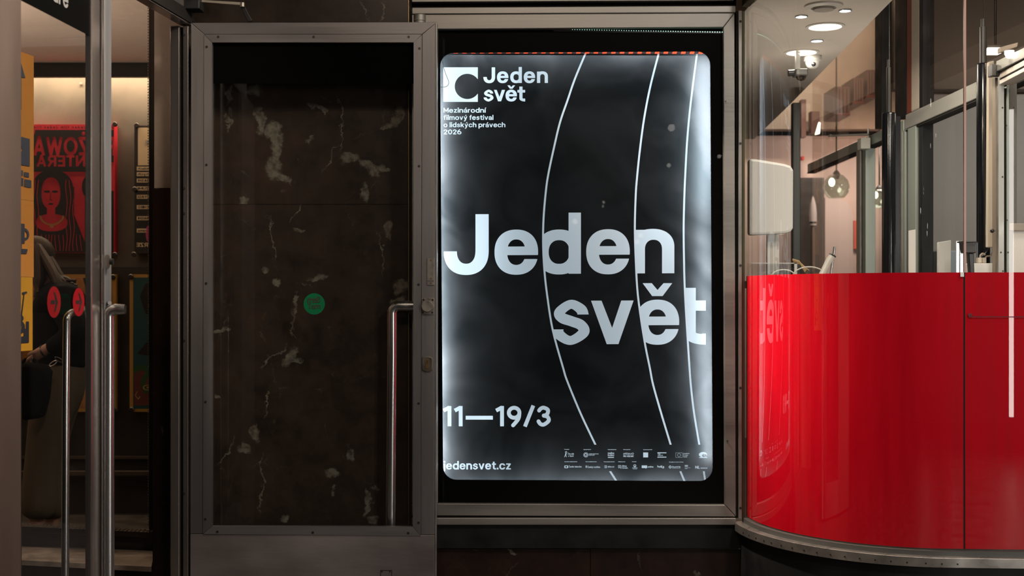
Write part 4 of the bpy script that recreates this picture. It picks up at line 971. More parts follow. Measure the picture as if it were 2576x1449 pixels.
# two yellow framed posters on the lower wall
YELLOW = mat('yellow poster border', (0.46, 0.25, 0.045), .5); ORNG = mat('ochre print', (0.40, 0.17, 0.04), .55, noise=(9, .5, (1, 1, 1)))
TEAL = mat('teal print', (0.012, 0.062, 0.062), .5); PMAR = mat('maroon print', (0.13, 0.03, 0.025), .5); PGRN = mat('green print', (0.02, 0.08, 0.02), .5)
YQ = 7.715
yp = wall_poster('film_poster', -40, 290, 690, 1036, YQ, ORNG, 'ochre film poster with yellow border, behind the standing person', YELLOW, 9)
studs(yp, [(286, 697), (288, 1030)], YQ)
printed(yp, 'print_shapes', lambda X, Y: U(U(g_seg(X, Y, [(212, 700), (222, 740), (214, 790)], 6), g_seg(X, Y, [(236, 698), (236, 780)], 7)), U(g_seg(X, Y, [(272, 706), (278, 750), (284, 800), (262, 830)], 7), np.abs(np.hypot(X-215, Y-900)-22)-1.2)), (196, 281, 699, 925), 1.0, PBLK, YQ-.0035)
printed(yp, 'red_marking', lambda X, Y: U(g_seg(X, Y, [(268, 716), (270, 760), (276, 800)], 8), g_seg(X, Y, [(226, 702), (228, 760)], 6)), (205, 281, 699, 820), 1.0, PRED, YQ-.003)
tp2 = wall_poster('film_poster', 326, 520, 690, 1036, YQ, TEAL, 'teal film poster with yellow border and mirrored yellow letters', YELLOW, 9)
studs(tp2, [(330, 696), (332, 1030)], YQ)
printed(tp2, 'print_lettering', line_field('CAS', 298, 779, 26, 70, mirror=371), (338, 400, 740, 784), 1.0, mat('yellow lettering', (.50, .30, .03), .5), YQ-.004)
printed(tp2, 'black_marking', lambda X, Y: U(g_cvx(X, Y, [(352, 745), (366, 714), (378, 712), (390, 740), (390, 790), (366, 790)]), g_cvx(X, Y, [(345, 890), (390, 835), (400, 900)])), (336, 400, 705, 900), 1.0, PBLK, YQ-.003)
printed(tp2, 'print_maroon', lambda X, Y: g_box(X, Y, 337, 420, 930, 1020), (336, 400, 925, 1024), 2.0, PMAR, YQ-.003)
printed(tp2, 'print_green', lambda X, Y: g_seg(X, Y, smooth_path([(337, 932), (356, 925), (372, 935), (360, 960), (366, 985)], 5), [12]*20+[10]*1), (336, 385, 915, 995), 1.5, PGRN, YQ-.0042)
printed(tp2, 'eye_marking', lambda X, Y: U(np.abs(g_ell(X, Y, 372, 975, 11, 6))-.9, U(np.hypot(X-372, Y-975)-3, g_seg(X, Y, [(345, 985), (340, 995), (348, 1004), (352, 998)], 2))), (338, 390, 965, 1010), .8, PGOLD, YQ-.005)

# ---- orange wayfinding sign at the left
ORANGE = mat('orange sign', (0.62, 0.27, 0.055), .55); AMBER = mat('amber sign', (0.66, 0.34, 0.03), .4); NAVY = mat('navy pictogram', (0.018, 0.022, 0.035), .6)
A1, B1_ = P(85, 0, 4.75).x-.135*4.75, .135
def SG(px, py, d=0):
    a = (px-CX)/F; return P(px, py, (A1+d)/(a-B1_))
sg = thing('wayfinding_sign', SG(60, 884), 'tall orange sign panel with dark pictograms behind the left glass door', 'sign')
NS = Vector((1, -B1_, 0)).normalized()
def SH(y_at85, px):
    """row of a level edge of the sign at column px, given its row at column 85"""
    z_ = EYE+(HZ-y_at85)/F*SG(85, HZ).y; s_ = SG(px, HZ).y; return HZ-(z_-EYE)*F/s_
def panel(nm, y0, y1, m, pr=85):
    q = [SG(-60, SH(y1, -60)), SG(pr, SH(y1, pr)), SG(pr, SH(y0, pr)), SG(-60, SH(y0, -60))]
    return MB().prism([Vector(p) for p in q], -NS*.02).build(nm, m, sg)
panel('top_panel', 142, 506, ORANGE); panel('middle_panel', 506.6, 697, ORANGE); panel('lower_panel', 697.8, 881, AMBER, 82)
def sgm(px, py): return SG(px, SH(py, px), .0025)
def sgp(nm, field, box, step=1.0): return flat_shape(MB(), field, box, step, sgm).build(nm, NAVY, sg)
def icons1(X, Y):
    d = U(g_cvx(X, Y, [(24, 204), (64, 204), (47, 150)]), g_box(X, Y, 36, 54, 203, 285))
    d = U(d, I(g_box(X, Y, 0, 75, 352, 421), -g_cvx(X, Y, [(46, 366), (46, 400), (57, 384)])))
    for (a, b, c_, d_) in ((40, 58, 434, 448), (61, 73, 437, 449), (40, 59, 453, 472), (62, 79, 455, 474)): d = U(d, g_box(X, Y, a, b, c_, d_))
    return d
sgp('pictogram', icons1, (0, 84, 145, 480))
sgp('pictogram', lambda X, Y: U(U(U(g_box(X, Y, 0, 62, 566, 615), np.abs(np.hypot((X-62), (Y-592)*.75)-9)-2.6), g_box(X, Y, 0, 55, 614, 628)), g_cvx(X, Y, [(0, 628), (70, 628), (67, 640), (0, 640)])), (0, 84, 562, 642))
def icons3(X, Y):
    d = U(g_seg(X, Y, [(52, 815), (61, 738)], 2.5), g_seg(X, Y, [(58, 738), (66, 736)], 5))
    d = U(d, U(g_seg(X, Y, [(30, 752), (44, 754), (47, 775)], 6), np.abs(np.hypot(X-44, Y-822)-15)-4))
    d = U(d, np.abs(np.hypot(X-50, Y-800)-7)-2.5)
    return U(d, U(g_box(X, Y, 66, 73, 808, 860), U(g_box(X, Y, 60, 73, 826, 860), g_box(X, Y, 53, 73, 845, 861))))
sgp('pictogram', icons3, (20, 80, 730, 864))
MB().tube([SG(40, 884, -.03)-Vector((0, 0, 0)), Vector((SG(40, 884, -.03).x, SG(40, 884, -.03).y, 0))], .02, 14).build('post', BLACKPLASTIC, sg, True)

# ================================================================== PERSON (side on, looking left)
YPN = 6.85
SKIN = mat('skin', (0.50, 0.27, 0.19), .5); HAIR = mat('brown hair', (0.05, 0.027, 0.015), .6, noise=(60, .4, (1, 1, .1))); JACKET = mat('black jacket', (0.007, 0.0075, 0.009), .8, spec=.12, noise=(40, .4, (1, 1, 1)))
KHAKI = mat('khaki trousers', (0.125, 0.097, 0.064), .8, noise=(50, .12, (1, 1, 1)), bump=(9, .35, (1, 1, .5))); SHOE = mat('dark shoe', (0.02, 0.018, 0.016), .5); SILVER = mat('silver', (.6, .58, .54), .25, 1)
per = thing('person', P(118, 1353, YPN), 'person with long brown hair, black jacket and khaki trousers behind the left door', 'person')
def Q(px, py, dy=0.0):
    return P(px, py, YPN+dy)
def skin_obj(name, nodes, edges, m, parent, levels=2, root=0):
    me = bpy.data.meshes.new(name); me.from_pydata([tuple(n_[0]) for n_ in nodes], edges, []); me.materials.append(m)
    o = bpy.data.objects.new(name, me); C.objects.link(o); o.parent = parent; o.matrix_parent_inverse = parent.matrix_basis.inverted()
    sk = o.modifiers.new('skin', 'SKIN'); sk.use_smooth_shade = True
    for i, n_ in enumerate(nodes):
        r = n_[1]; me.skin_vertices[0].data[i].radius = (r, r) if not hasattr(r, '__len__') else r
        me.skin_vertices[0].data[i].use_root = (i == root)
    sb = o.modifiers.new('subdiv', 'SUBSURF'); sb.levels = levels; sb.render_levels = levels
    return o
# body: head, neck, torso, arms with hands, legs with feet
NB = [(Q(152, 960), .085), (Q(152, 880), .085), (Q(147, 800), .095), (Q(132, 738), .075), (Q(114, 704), .052), (Q(100, 680), .062), (Q(88, 652), .092), (Q(84, 625), .075)]
EB = [(0, 1), (1, 2), (2, 3), (3, 4), (4, 5), (5, 6), (6, 7)]
def add(p, r, e): NB.append((p, r)); EB.append((e, len(NB)-1)); return len(NB)-1
for s_ in (-1, 1):                                   # legs
    hp = add(Q(148+4*s_, 1000, .085*s_), .07, 0); kn = add(Q(112+14*s_, 1160, .09*s_), .062, hp); an = add(Q(112+20*s_, 1318, .085*s_), .042, kn)
    fb = add(Q(102+20*s_, 1338, .085*s_), .036, an); add(Q(58+20*s_, 1345, .095*s_), .026, fb)
    sh = add(Q(148, 748, .15*s_), .048, 3); el = add(Q(182, 848, .20*s_) if s_ < 0 else Q(160, 850, .22), .036, sh)
    wr = add(Q(108, 882, .235*s_) if s_ < 0 else Q(92, 905, .15), .029, el)
    if s_ < 0: WR = wr
pm = add(Q(92, 892, -.25), .030, WR)
for k, (dx, dyy, l) in enumerate(((-16, 20, .9), (-13, 24, 1.0), (-8, 27, 1.0), (-2, 28, .85))):       # four fingers curling over the bag strap
    kx = add(Q(82+k*3, 897+k*4, -.268+.012*k), .0095, pm); m1 = add(Q(82+k*3+dx*.7, 897+k*4+dyy*.35*l, -.280+.012*k), .0088, kx); add(Q(82+k*3+dx*.9, 897+k*4+dyy*.8*l, -.272+.012*k), .0075, m1)
tb = add(Q(88, 885, -.275), .011, pm); tb2 = add(Q(78, 888, -.292), .0095, tb); add(Q(70, 895, -.295), .008, tb2)
skin_obj('body', NB, EB, SKIN, per, 2)
# face relief: nose, lips, eye, ear on the head turned left
MB().ball(Q(73.5, 656), .016, 12, 0, (1.2, .8, 1.1)).build('nose', SKIN, per, True); MB().ball(Q(80, 655, -.072), .018, 10, 0, (.8, .5, 1.4)).build('ear', SKIN, per, True)
MB().ball(Q(78, 677), .014, 10, 0, (.8, 1.5, .5)).build('lips', mat('lips', (.35, .12, .10), .5), per, True)
for s_ in (-1, 1): MB().ball(Q(79, 646, .034*s_), .010, 10).build('eye', WHITE, per, True)
# long hair: cap plus falling strands
hm = MB(); hm.ball(Q(89, 641), .104, 20, 0, (1.0, .80, 1.0))
for k in range(58):
    a = rnd.uniform(-1, 1); b = rnd.uniform(0, 1); s_ = rnd.uniform(.9, 1.1)
    p0 = Q(88+12*b, 600+14*abs(a)+8*b, .07*a); p1 = Q(90+36*b, 640+10*b, .088*a); 
    if b > .45: p2, p3 = Q(120+34*b, 690+8*s_, .12*a-.02), Q(140+62*(b-.4)*1.5, 704+rnd.uniform(-10, 60), .15*a-.03)
    else: p2, p3 = Q(94+26*b, 690, .095*a-.02), Q(92+20*b+rnd.uniform(-6, 10), 735+rnd.uniform(0, 30), .10*a-.05)
    pth = smooth_path([tuple(p0), tuple(p1), tuple(p2), tuple(p3)], 5)
    hm.tube(pth, [.016+.006*math.sin(i_/len(pth)*3.1) if i_ < len(pth)-3 else .008 for i_ in range(len(pth))], 7)
hm.build('hair', HAIR, per, True)
# jacket
NJ = [(Q(152, 942), .166), (Q(154, 880), .160), (Q(156, 835), .162), (Q(151, 780), .158), (Q(140, 738), .125), (Q(122, 716), .075)]; EJ = [(0, 1), (1, 2), (2, 3), (3, 4), (4, 5)]
for s_ in (-1, 1):
    NJ.append((Q(154, 748, .165*s_), .085)); EJ.append((4, len(NJ)-1)); NJ.append((Q(188, 838, .215*s_) if s_ < 0 else Q(164, 848, .23), .076)); EJ.append((len(NJ)-2, len(NJ)-1))
    NJ.append((Q(152, 866, .235*s_), .062)); EJ.append((len(NJ)-2, len(NJ)-1)); NJ.append((Q(116, 880, .235*s_) if s_ < 0 else Q(100, 902, .15), .046)); EJ.append((len(NJ)-2, len(NJ)-1))
skin_obj('jacket', NJ, EJ, JACKET, per, 2)
NT = [(Q(152, 868), .118), (Q(151, 920), .142), (Q(150, 962), .150)]; ET = [(0, 1), (1, 2)]
for s_ in (-1, 1):
    NT.append((Q(143+5*s_, 1000, .082*s_), .125)); ET.append((2, len(NT)-1)); NT.append((Q(126+8*s_, 1080, .088*s_), .106)); ET.append((len(NT)-2, len(NT)-1))
    NT.append((Q(112+9*s_, 1165, .09*s_), .088)); ET.append((len(NT)-2, len(NT)-1)); NT.append((Q(114+16*s_, 1245, .088*s_), .098)); ET.append((len(NT)-2, len(NT)-1)); NT.append((Q(114+18*s_, 1312, .086*s_), .108)); ET.append((len(NT)-2, len(NT)-1))
skin_obj('trousers', NT, ET, KHAKI, per, 2)
for s_ in (-1, 1):
    mb = MB(); mb.tube([Q(128+20*s_, 1341, .088*s_), Q(110+20*s_, 1337, .088*s_), Q(80+20*s_, 1343, .092*s_), Q(58+20*s_, 1347, .096*s_)], [.036, .046, .042, .026], 14); mb.build('shoe', SHOE, per, True)
MB().lathe(Q(82, 901, -.266), Vector((-.8, 0, -.5)), [(.0098, -.003), (.0112, 0), (.0098, .003)], 14).build('ring', SILVER, per, True)
MB().lathe(Q(109, 882, -.237), Vector((-.85, .1, -.3)), [(.031, -.004), (.0335, 0), (.031, .004)], 18).build('hair_tie', BLACKPLASTIC, per, True)
bag = thing('handbag', Q(75, 1055, -.17), 'black handbag held at the hip of the person behind the left door', 'handbag')
mb = MB(); bp_ = [(60, 912), (112, 918), (124, 935), (118, 1000), (104, 1052), (60, 1058), (36, 1045), (34, 930)]
mb.prism([Q(x_, y_, -.335) for x_, y_ in reversed(bp_)], (0, .07, 0)); mb.build('bag_body', JACKET, bag, True, bevel=.02)
MB().tube(smooth_path([tuple(Q(48, 930, -.30)), tuple(Q(62, 906, -.265)), tuple(Q(84, 905, -.262)), tuple(Q(108, 935, -.30))], 6), .009, 10).build('bag_handle', JACKET, bag, True)
mb = MB()
for (cx_, cy_, an) in ((134, 914, .6), (148, 905, -.5)):
    p = smooth_path([(cx_+11*math.cos(t)*math.cos(an)-4*math.sin(t)*math.sin(an), cy_-11*math.cos(t)*math.sin(an)-4*math.sin(t)*math.cos(an)) for t in [k*math.pi/8 for k in range(17)]], 2)
    mb.tube([Q(x_, y_, -.345) for x_, y_ in p], .0028, 6)
mb.build('chain', SILVER, bag, True)

# ================================================================== TICKET BOOTH
XCc, EA, EB2, YW = 1.651, .66, .73, 5.41
def curve(off=0.0, X_end=2.75, n=40, X_start=None):
    pts = []
    for k in range(n+1):
        t = math.pi/2*k/n; x_, y_ = XCc-EA*math.cos(t), YW-EB2*math.sin(t)
        nx, ny = -math.cos(t)/EA, -math.sin(t)/EB2; l = math.hypot(nx, ny); pts.append((x_+nx/l*off, y_+ny/l*off))
    m = 22
    for k in range(1, m+1):
        x_ = XCc+(X_end-XCc)*k/m; y_ = YW-EB2-.03*(1-math.exp(-(x_-XCc)*3)); pts.append((x_, y_-off))
    return pts
def cut(pts, xa, xb):
    out = []
    for (p, q) in zip(pts, pts[1:]):
        for t in ([0] if not out and xa <= p[0] <= xb else []): out.append(p)
        for xx in (xa, xb):
            if min(p[0], q[0]) < xx < max(p[0], q[0]):
                t = (xx-p[0])/(q[0]-p[0]); out.append((xx, p[1]+(q[1]-p[1])*t))
        if xa < q[0] <= xb: out.append(q)
    return out
def ribbon(pa, pb, z0, z1, mb=None, closed=True, mi=0):
    """wall between the plan curves pa (outer) and pb (inner) from z0 to z1"""
    mb = mb or MB(); n_ = len(pa)
    for k in range(n_-1):
        a, b, c_, d_ = pa[k], pa[k+1], pb[k+1], pb[k]
        mb.poly([(a[0], a[1], z0), (b[0], b[1], z0), (b[0], b[1], z1), (a[0], a[1], z1)], mi)
        if closed:
            mb.poly([(c_[0], c_[1], z0), (d_[0], d_[1], z0), (d_[0], d_[1], z1), (c_[0], c_[1], z1)], mi)
            mb.poly([(a[0], a[1], z1), (b[0], b[1], z1), (c_[0], c_[1], z1), (d_[0], d_[1], z1)], mi); mb.poly([(d_[0], d_[1], z0), (c_[0], c_[1], z0), (b[0], b[1], z0), (a[0], a[1], z0)], mi)
    if closed:
        for k in (0, n_-1):
            a, d_ = pa[k], pb[k]; mb.poly([(a[0], a[1], z0), (a[0], a[1], z1), (d_[0], d_[1], z1), (d_[0], d_[1], z0)], mi)
    return mb
booth = thing('ticket_booth', (1.7, 5.0, 0), 'curved red and glass ticket booth to the right of the poster case', 'ticket booth')
ZRB, ZRT, ZGT = .384, 1.402, 2.56
Yf = YW-EB2
XS = (2428.5-CX)/F*Yf*.9985
g0, g1 = XS-.003, XS+.0035
for (xa, xb, lab) in ((.98, g0, None), (g1, 2.75, None)):
    pa, pb = cut(curve(-.006), xa, xb), cut(curve(-.012), xa, xb)
    n_ = min(len(pa), len(pb)); ribbon(pa[:n_], pb[:n_], ZRB, ZRT).build('red_panel', RED, booth, True)
mb = MB()
pg = cut(curve(0), .98, g0-.001)
ribbon(pg, pg, ZRB-.005, ZGT, mb, False); mb.build('curved_glass', CURVEGLASS, booth, True)
pg = cut(curve(0), g1+.001, 2.75)
ribbon(pg, pg, ZRB-.005, ZGT, MB(), False).build('curved_glass', CURVEGLASS, booth, True)
MB().box(g0-.0005, g1+.0005, Yf-.004, Yf+.006, ZRT, ZGT).build('glass_joint', mat('glass edge', (.42, .26, .22), .3), booth)
MB().box(g0, g1, Yf+.004, Yf+.012, ZRB, ZRT).build('panel_joint', DARKGAP, booth)
MB().box(XS-.016, g0, Yf-.0015, Yf+.0, ZRT-.016, ZRT+.001).build('panel_notch', WHITE, booth)
sm = [(x_, y_) for x_, y_ in cut(curve(.0008), P(2442, 0, 4.655).x, 2.2)]
mb = MB(); zsc = P(0, 797, 4.65).z
for p, q in zip(sm, sm[1:]): mb.poly([(p[0], p[1], zsc-.002), (q[0], q[1], zsc-.0025), (q[0], q[1], zsc+.0005), (p[0], p[1], zsc+.002)])
mb.ball((P(2446, 0, 4.655).x, sm[0][1], zsc+.006), .009, 8, 0, (1, .06, .7)); o_ = mb.build('scratch_marking', mat('dark scratch', (.10, .003, .006), .6), booth); o_['label'] = 'dark scratch across the right red panel'
# base rail with rivets, sub rail, plinth, top ring
ribbon(curve(.012), curve(-.05), ZRB-.028, ZRB-.006).build('sub_rail', mat('zinc sheet', (.10, .10, .095), .5, .6), booth, True)
ribbon(curve(.048), curve(.008), ZRB-.060, ZRB-.024).build('base_rail', RAILMETAL, booth, True, bevel=.0015)
mb = MB(); cv = curve(.0486, n=120)
acc = 0; nxt = .16; last = cv[0]
for p, q in zip(cv, cv[1:]):
    l = math.hypot(q[0]-p[0], q[1]-p[1])
    if acc+l > nxt and q[0] < 1.66:
        t = Vector((q[1]-p[1], -(q[0]-p[0]), 0)).normalized(); disc(MB(), (p[0], p[1], ZRB-.046), t, .0032, .001, 0, 10).build('rivet', SCREW, booth); nxt += .058
    acc += l
ribbon(curve(.02), curve(-.03), 0, ZRB-.062).build('plinth', BASEBLACK, booth, True)
ribbon(curve(.045), curve(-.02), ZGT+.02, ZGT+.075).build('top_ring', RAILMETAL, booth, True, bevel=.002)
ribbon(curve(.012), curve(-.02), ZGT-.012, ZGT+.02).build('top_seal', OLIVE, booth, True)
def post(px0, px1, Y, d, m, nm, z0, z1):
    a, b = P(px0, 0, Y).x, P(px1, 0, Y).x; return MB().box(a, b, Y, Y+d, z0, z1).build(nm, m, booth, bevel=.0015)
zb0, zt0 = P(0, 1303, 5.4).z, P(0, 27, 5.39).z
post(1851.5, 1857.5, 5.40, .05, DARKGAP, 'post_groove', zb0, zt0); post(1858, 1866.5, 5.385, .06, FRAMEMETAL, 'corner_post', zb0, zt0); post(1867, 1874, 5.395, .05, OLIVE, 'post_seal', zb0, zt0)
for y_ in (54, 361, 668, 976, 1278): disc(MB(), P(1862.5, y_, 5.3845), (0, -1, 0), .0055, .002, 0, 12).build('screw', SCREW, booth)
# counter behind the red front
cin = [(x_+.02, y_+.03) for x_, y_ in curve(-.02)]
struct_c = MB(); pc = cut(curve(-.03), 1.0, 2.45)
struct_c.prism([(x_, y_, 1.385) for x_, y_ in pc]+[(2.45, 5.6, 1.385), (1.06, 5.95, 1.385)], (0, 0, -.03)); struct_c.build('counter', mat('counter top', (.30, .28, .26), .4), booth)

# ================================================================== BOOTH INTERIOR AND HALL BEHIND
CZ = EYE+1.30
def atZ(px, py, z):
    Y = (z-EYE)*F/(HZ-py); return P(px, py, Y)
BCEIL = mat('booth ceiling', (0.60, 0.53, 0.46), .8, noise=(20, .04, (1, 1, 1)))
e0, e1, e2 = atZ(2245, 0, CZ), atZ(1985, 265, CZ), atZ(1897, 350, CZ)
fr_ = [(x_, y_) for x_, y_ in cut(curve(-.06), 1.02, e0.x-.02)]
mb = MB().prism([(x_, y_, CZ) for x_, y_ in fr_]+[(e0.x, e0.y, CZ), (e1.x, e1.y, CZ), (e2.x, e2.y, CZ), (1.0, e2.y, CZ)], (0, 0, .12))
struct('ceiling_booth', mb, BCEIL, 'pale ceiling with downlights inside the ticket booth', 'ceiling')
WARMGLOW = glow('warm lamp glow', (1.0, .90, .72), 9.0); COLDGLOW = glow('cold lamp glow', (.80, .92, 1.0), 8.0); TRIMW = mat('lamp trim', (.62, .58, .52), .4); CHROME = mat('chrome', (.5, .5, .5), .12, 1)
def downlight(px, py, wpx, label, m, tm, group):
    c_ = atZ(px, py, CZ); r = wpx/2/F*c_.y
    t = thing('ceiling_downlight', c_, label, 'ceiling light', group)
    MB().lathe(c_, (0, 0, -1), [(r*1.18, 0), (r*1.18, .004), (r, .006), (r, .001)], 30).build('trim_ring', tm, t, True)
    MB().lathe(c_, (0, 0, -1), [(r*.99, .0025), (r*.5, .0035), (0, .004)], 30).build('lens', m, t, True)
    return c_
g1_, g2_ = 'large round downlights of the booth', 'small bluish spotlights of the booth'
d1 = downlight(2076, 66, 82, 'large round warm downlight, the nearer of the two big ones', WARMGLOW, TRIMW, g1_)
d2 = downlight(2016, 131, 74, 'large round warm downlight above the white dome camera', WARMGLOW, TRIMW, g1_)
for k, (x_, y_, lab) in enumerate(((2016, 40, 'small bluish spotlight left of the ceiling vent'), (2126, 25, 'small bluish spotlight right of the ceiling vent'), (2055, 101, 'small bluish spotlight between the two large downlights'))):
    downlight(x_, y_, 28, lab, COLDGLOW, CHROME, g2_)
for c_, en in ((d1, 17), (d2, 4)): lamp('downlight_lamp', c_-Vector((0, 0, .02)), en, .15, (1, .88, .72))
lamp('booth_lamp', (1.75, 4.95, CZ-.03), 9, .15, (1, .88, .74))
lamp('booth_ceiling_fill', (1.35, 6.3, 1.50), 9, .25, (1, .9, .78), (.1, .15, 1))  # added unseen uplight that brightens the booth ceiling
c_ = atZ(2072, 13, CZ); vt = thing('ceiling_vent', c_, 'round grey air vent in the booth ceiling beside the spotlights', 'ceiling vent')
MB().lathe(c_, (0, 0, -1), [(.085, 0), (.083, .008), (.055, .014), (.052, .004)], 30).build('vent_ring', TRIMW, vt, True)
MB().lathe(c_, (0, 0, -1), [(.047, .006), (.045, .022), (.03, .026), (0, .026)], 26).build('vent_disc', GREYWALL, vt, True)
# dome cameras
c_ = atZ(2044, 140, CZ); dm = thing('dome_camera', c_, 'white dome security camera on the booth ceiling under the far downlight', 'security camera')
k_ = c_.y/F
MB().lathe(c_, (0, 0, -1), [(21*k_, 0), (22*k_, 6*k_), (21.5*k_, 13*k_), (19*k_, 15*k_)], 26).build('camera_base', WHITE, dm, True)
MB().lathe(c_, (0, 0, -1), [(18*k_, 15*k_), (17.5*k_, 20*k_), (14*k_, 28*k_), (8*k_, 32*k_), (0, 33*k_)], 26).build('dome', WHITE, dm, True)
MB().ball(c_+Vector((-1*k_, -15*k_, -24*k_)), 6*k_, 14).build('lens', BLACKPLASTIC, dm, True)
Yc = 6.6; c_ = P(2005, 182, Yc); cm = thing('box_camera', c_, 'dark box security camera with small dome hanging from the booth ceiling', 'security camera')
MB().box(P(2003, 0, Yc).x, P(2013, 0, Yc).x, Yc+.0, Yc+.03, P(0, 176, Yc).z, CZ).build('bracket', WHITE, cm)
GREYP = mat('grey plastic', (.05, .047, .043), .4)
MB().box(P(1999, 0, Yc).x, P(2031, 0, Yc).x, Yc-.02, Yc+.06, P(0, 191, Yc).z, P(0, 174, Yc).z).build('housing', GREYP, cm, bevel=.006)
MB().tube([P(1999, 183, Yc+.02), P(1983, 184, Yc+.02)], .017, 16).build('lens_barrel', BLACKPLASTIC, cm, True)
MB().lathe(P(2015, 191, Yc+.02), (0, 0, -1), [(.028, 0), (.027, .008), (.018, .022), (0, .027)], 20).build('small_dome', glass('smoked dome', (.45, .42, .38), 1.4), cm, True)

# ---- hall: floor shared, walls, ceiling
PINK = mat('pale pink hall wall', (0.62, 0.46, 0.40), .8, noise=(2.5, .10, (1, 1, 1))); BROWNW = mat('brown beige bulkhead', (0.30, 0.225, 0.17), .7, noise=(1.6, .25, (1, 1, 1)))
struct('wall_hall', MB().box(.9, 6.5, 12.0, 12.15, 0, 2.85), PINK, 'pale pink far wall of the hall seen through the booth glass', 'wall')
struct('wall_hall_upper', MB().box(.9, 6.5, 11.6, 11.75, 2.86, 5.6), BROWNW, 'brown beige bulkhead high above the pink hall wall', 'wall')
struct('ceiling_hall', MB().box(2.3, 6.5, 6.0, 12.1, 5.2, 5.3), BROWNW, 'brownish hall ceiling behind the booth', 'ceiling')
GREYH = mat('grey hall wall', (0.34, 0.325, 0.31), .75, noise=(2, .12, (1, 1, 1)))
struct('wall_hall_right', MB().box(3.2, 7.4, 10.2, 10.35, 0, 2.95), GREYH, 'plain grey hall wall behind the glass partition', 'wall')
struct('wall_hall_high', MB().box(3.0, 7.4, 10.0, 10.15, 2.96, 5.2), mat('dim taupe wall', (0.16, 0.13, 0.105), .8, noise=(2, .2, (1, 1, 1))), 'dim taupe wall high behind the upper partition glass', 'wall')
struct('wall_side', MB().box(7.4, 7.5, 5.0, 12.1, 0, 5.3), GREYH, 'grey side wall at the far right of the hall', 'wall')
lamp('hall_lamp', (3.3, 11.0, 2.7), 14, .6, (1.0, .80, .68), (-.05, .6, -.6))
lamp('hall_lamp', (4.2, 8.4, 2.85), 26, .5, (1.0, .90, .80), (0, .5, -.5))
lamp('hall_lamp', (2.7, 9.2, 4.4), 58, .5, (1.0, .84, .68), (-.25, 1, -.1), spread=1.7)
# dark doorway with ribbed side in the far wall
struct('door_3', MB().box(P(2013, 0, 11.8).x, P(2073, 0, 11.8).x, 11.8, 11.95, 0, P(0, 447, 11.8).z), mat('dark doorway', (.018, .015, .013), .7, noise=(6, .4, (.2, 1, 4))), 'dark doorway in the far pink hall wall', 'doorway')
pcv = thing('pointed_cover', P(2044, 610, 11.6), 'pale pointed closed parasol standing in the dark doorway of the hall', 'parasol')
k_ = 11.6/F
MB().lathe(P(2045, 555, 11.6), (0, 0, 1), [(9*k_, -12*k_), (9.5*k_, 0), (9.6*k_, 18*k_), (7.5*k_, 40*k_), (3*k_, 56*k_), (0, 63*k_)], 18).build('canopy', mat('parasol cloth', (.55, .48, .46), .8), pcv, True)
MB().lathe(P(2045, 560, 11.6), (0, 0, 1), [(10.2*k_, -2*k_), (10.2*k_, 2*k_)], 18).build('tie_band', BLACKPLASTIC, pcv, True)
MB().tube([P(2045, 565, 11.6), Vector((P(2045, 0, 11.6).x, 11.6, 0))], 4.5*k_, 12).build('pole', mat('brown pole', (.12, .085, .06), .6), pcv, True)
# lighter rounded door leaf and orange panel on the far wall
PALE = mat('pale rose panel', (0.66, 0.52, 0.48), .7)
mb = MB(); sh = [(2076, 700), (2146, 700), (2146, 540), (2140, 520), (2128, 506), (2110, 498), (2076, 497)]
mb.prism([P(x_, y_, 11.96) for x_, y_ in sh], (0, .03, 0)); tag(mb.build('rounded_panel', PALE), 'pale rose panel with one rounded corner on the far hall wall', 'wall panel')
ORP = mat('coral panel', (0.75, 0.10, 0.05), .6)
tag(slab(MB(), atY(11.95), R4(2148, 555, 2172, 626), (0, .04, 0)).build('coral_panel', ORP), 'small coral red panel beside the rounded rose panel', 'wall panel')
# stepped dark red balcony fronts
DRED = mat('dark red balcony', (0.085, 0.022, 0.014), .4, noise=(3, .3, (6, 1, .5)))
for (x0_, x1_, y0_, y1_, lab) in ((2100, 2138, 218, 291, 'dark red stepped balcony front, the lowest of three'), (2146, 2172, 196, 262, 'dark red stepped balcony front, the middle of three'), (2180, 2206, 176, 246, 'dark red stepped balcony front, the highest of three')):
    t = thing('balcony_front', P((x0_+x1_)/2, y1_, 11.2), lab, 'balcony', 'stepped balcony fronts in the hall')
    slab(MB(), atY(11.2), R4(x0_, y0_, x1_, y1_), (0, .39, 0)).build('front_panel', DRED, t)
    slab(MB(), atY(11.15), R4(x0_-1, y1_-7, x1_+2, y1_-1), (0, .05, 0)).build('lower_rail', mat('red rail', (.20, .055, .035), .35), t, bevel=.005)
    mb = MB()
    for q in range(4):
        xx = x0_+(x1_-x0_)*(q+.5)/4; slab(mb, atY(11.17), R4(xx-1.2, y0_+4, xx+1.2, y1_-8), (0, .03, 0))
    mb.build('ribs', mat('rib brown', (.13, .05, .03), .5), t)
for (x0_, x1_, y0_, y1_) in ((2016, 2028, 250, 345), (2040, 2062, 280, 335)):
    struct('trim_9', slab(MB(), atY(11.4), R4(x0_, y0_, x1_, y1_), (0, .1, 0)), DRED, 'dark red pier above the far doorway', 'pier')
tl = MB().prism([P(2052, 338, 11.1), P(2062, 336, 11.1), P(2064, 309, 11.1), P(2061, 307, 11.1)], (0, .03, 0)).build('wall_lamp', WARMGLOW)
tag(tl, 'narrow warm glowing wall lamp high in the hall', 'wall lamp')
rl = MB().ball(P(2019, 398, 11.98), .020, 14).build('red_light', mat('red lamp', (.6, .05, .04), .3, emit=(1, .12, .08), estr=.12), None, True); tag(rl, 'small red round signal lamp beside the dark post', 'lamp')

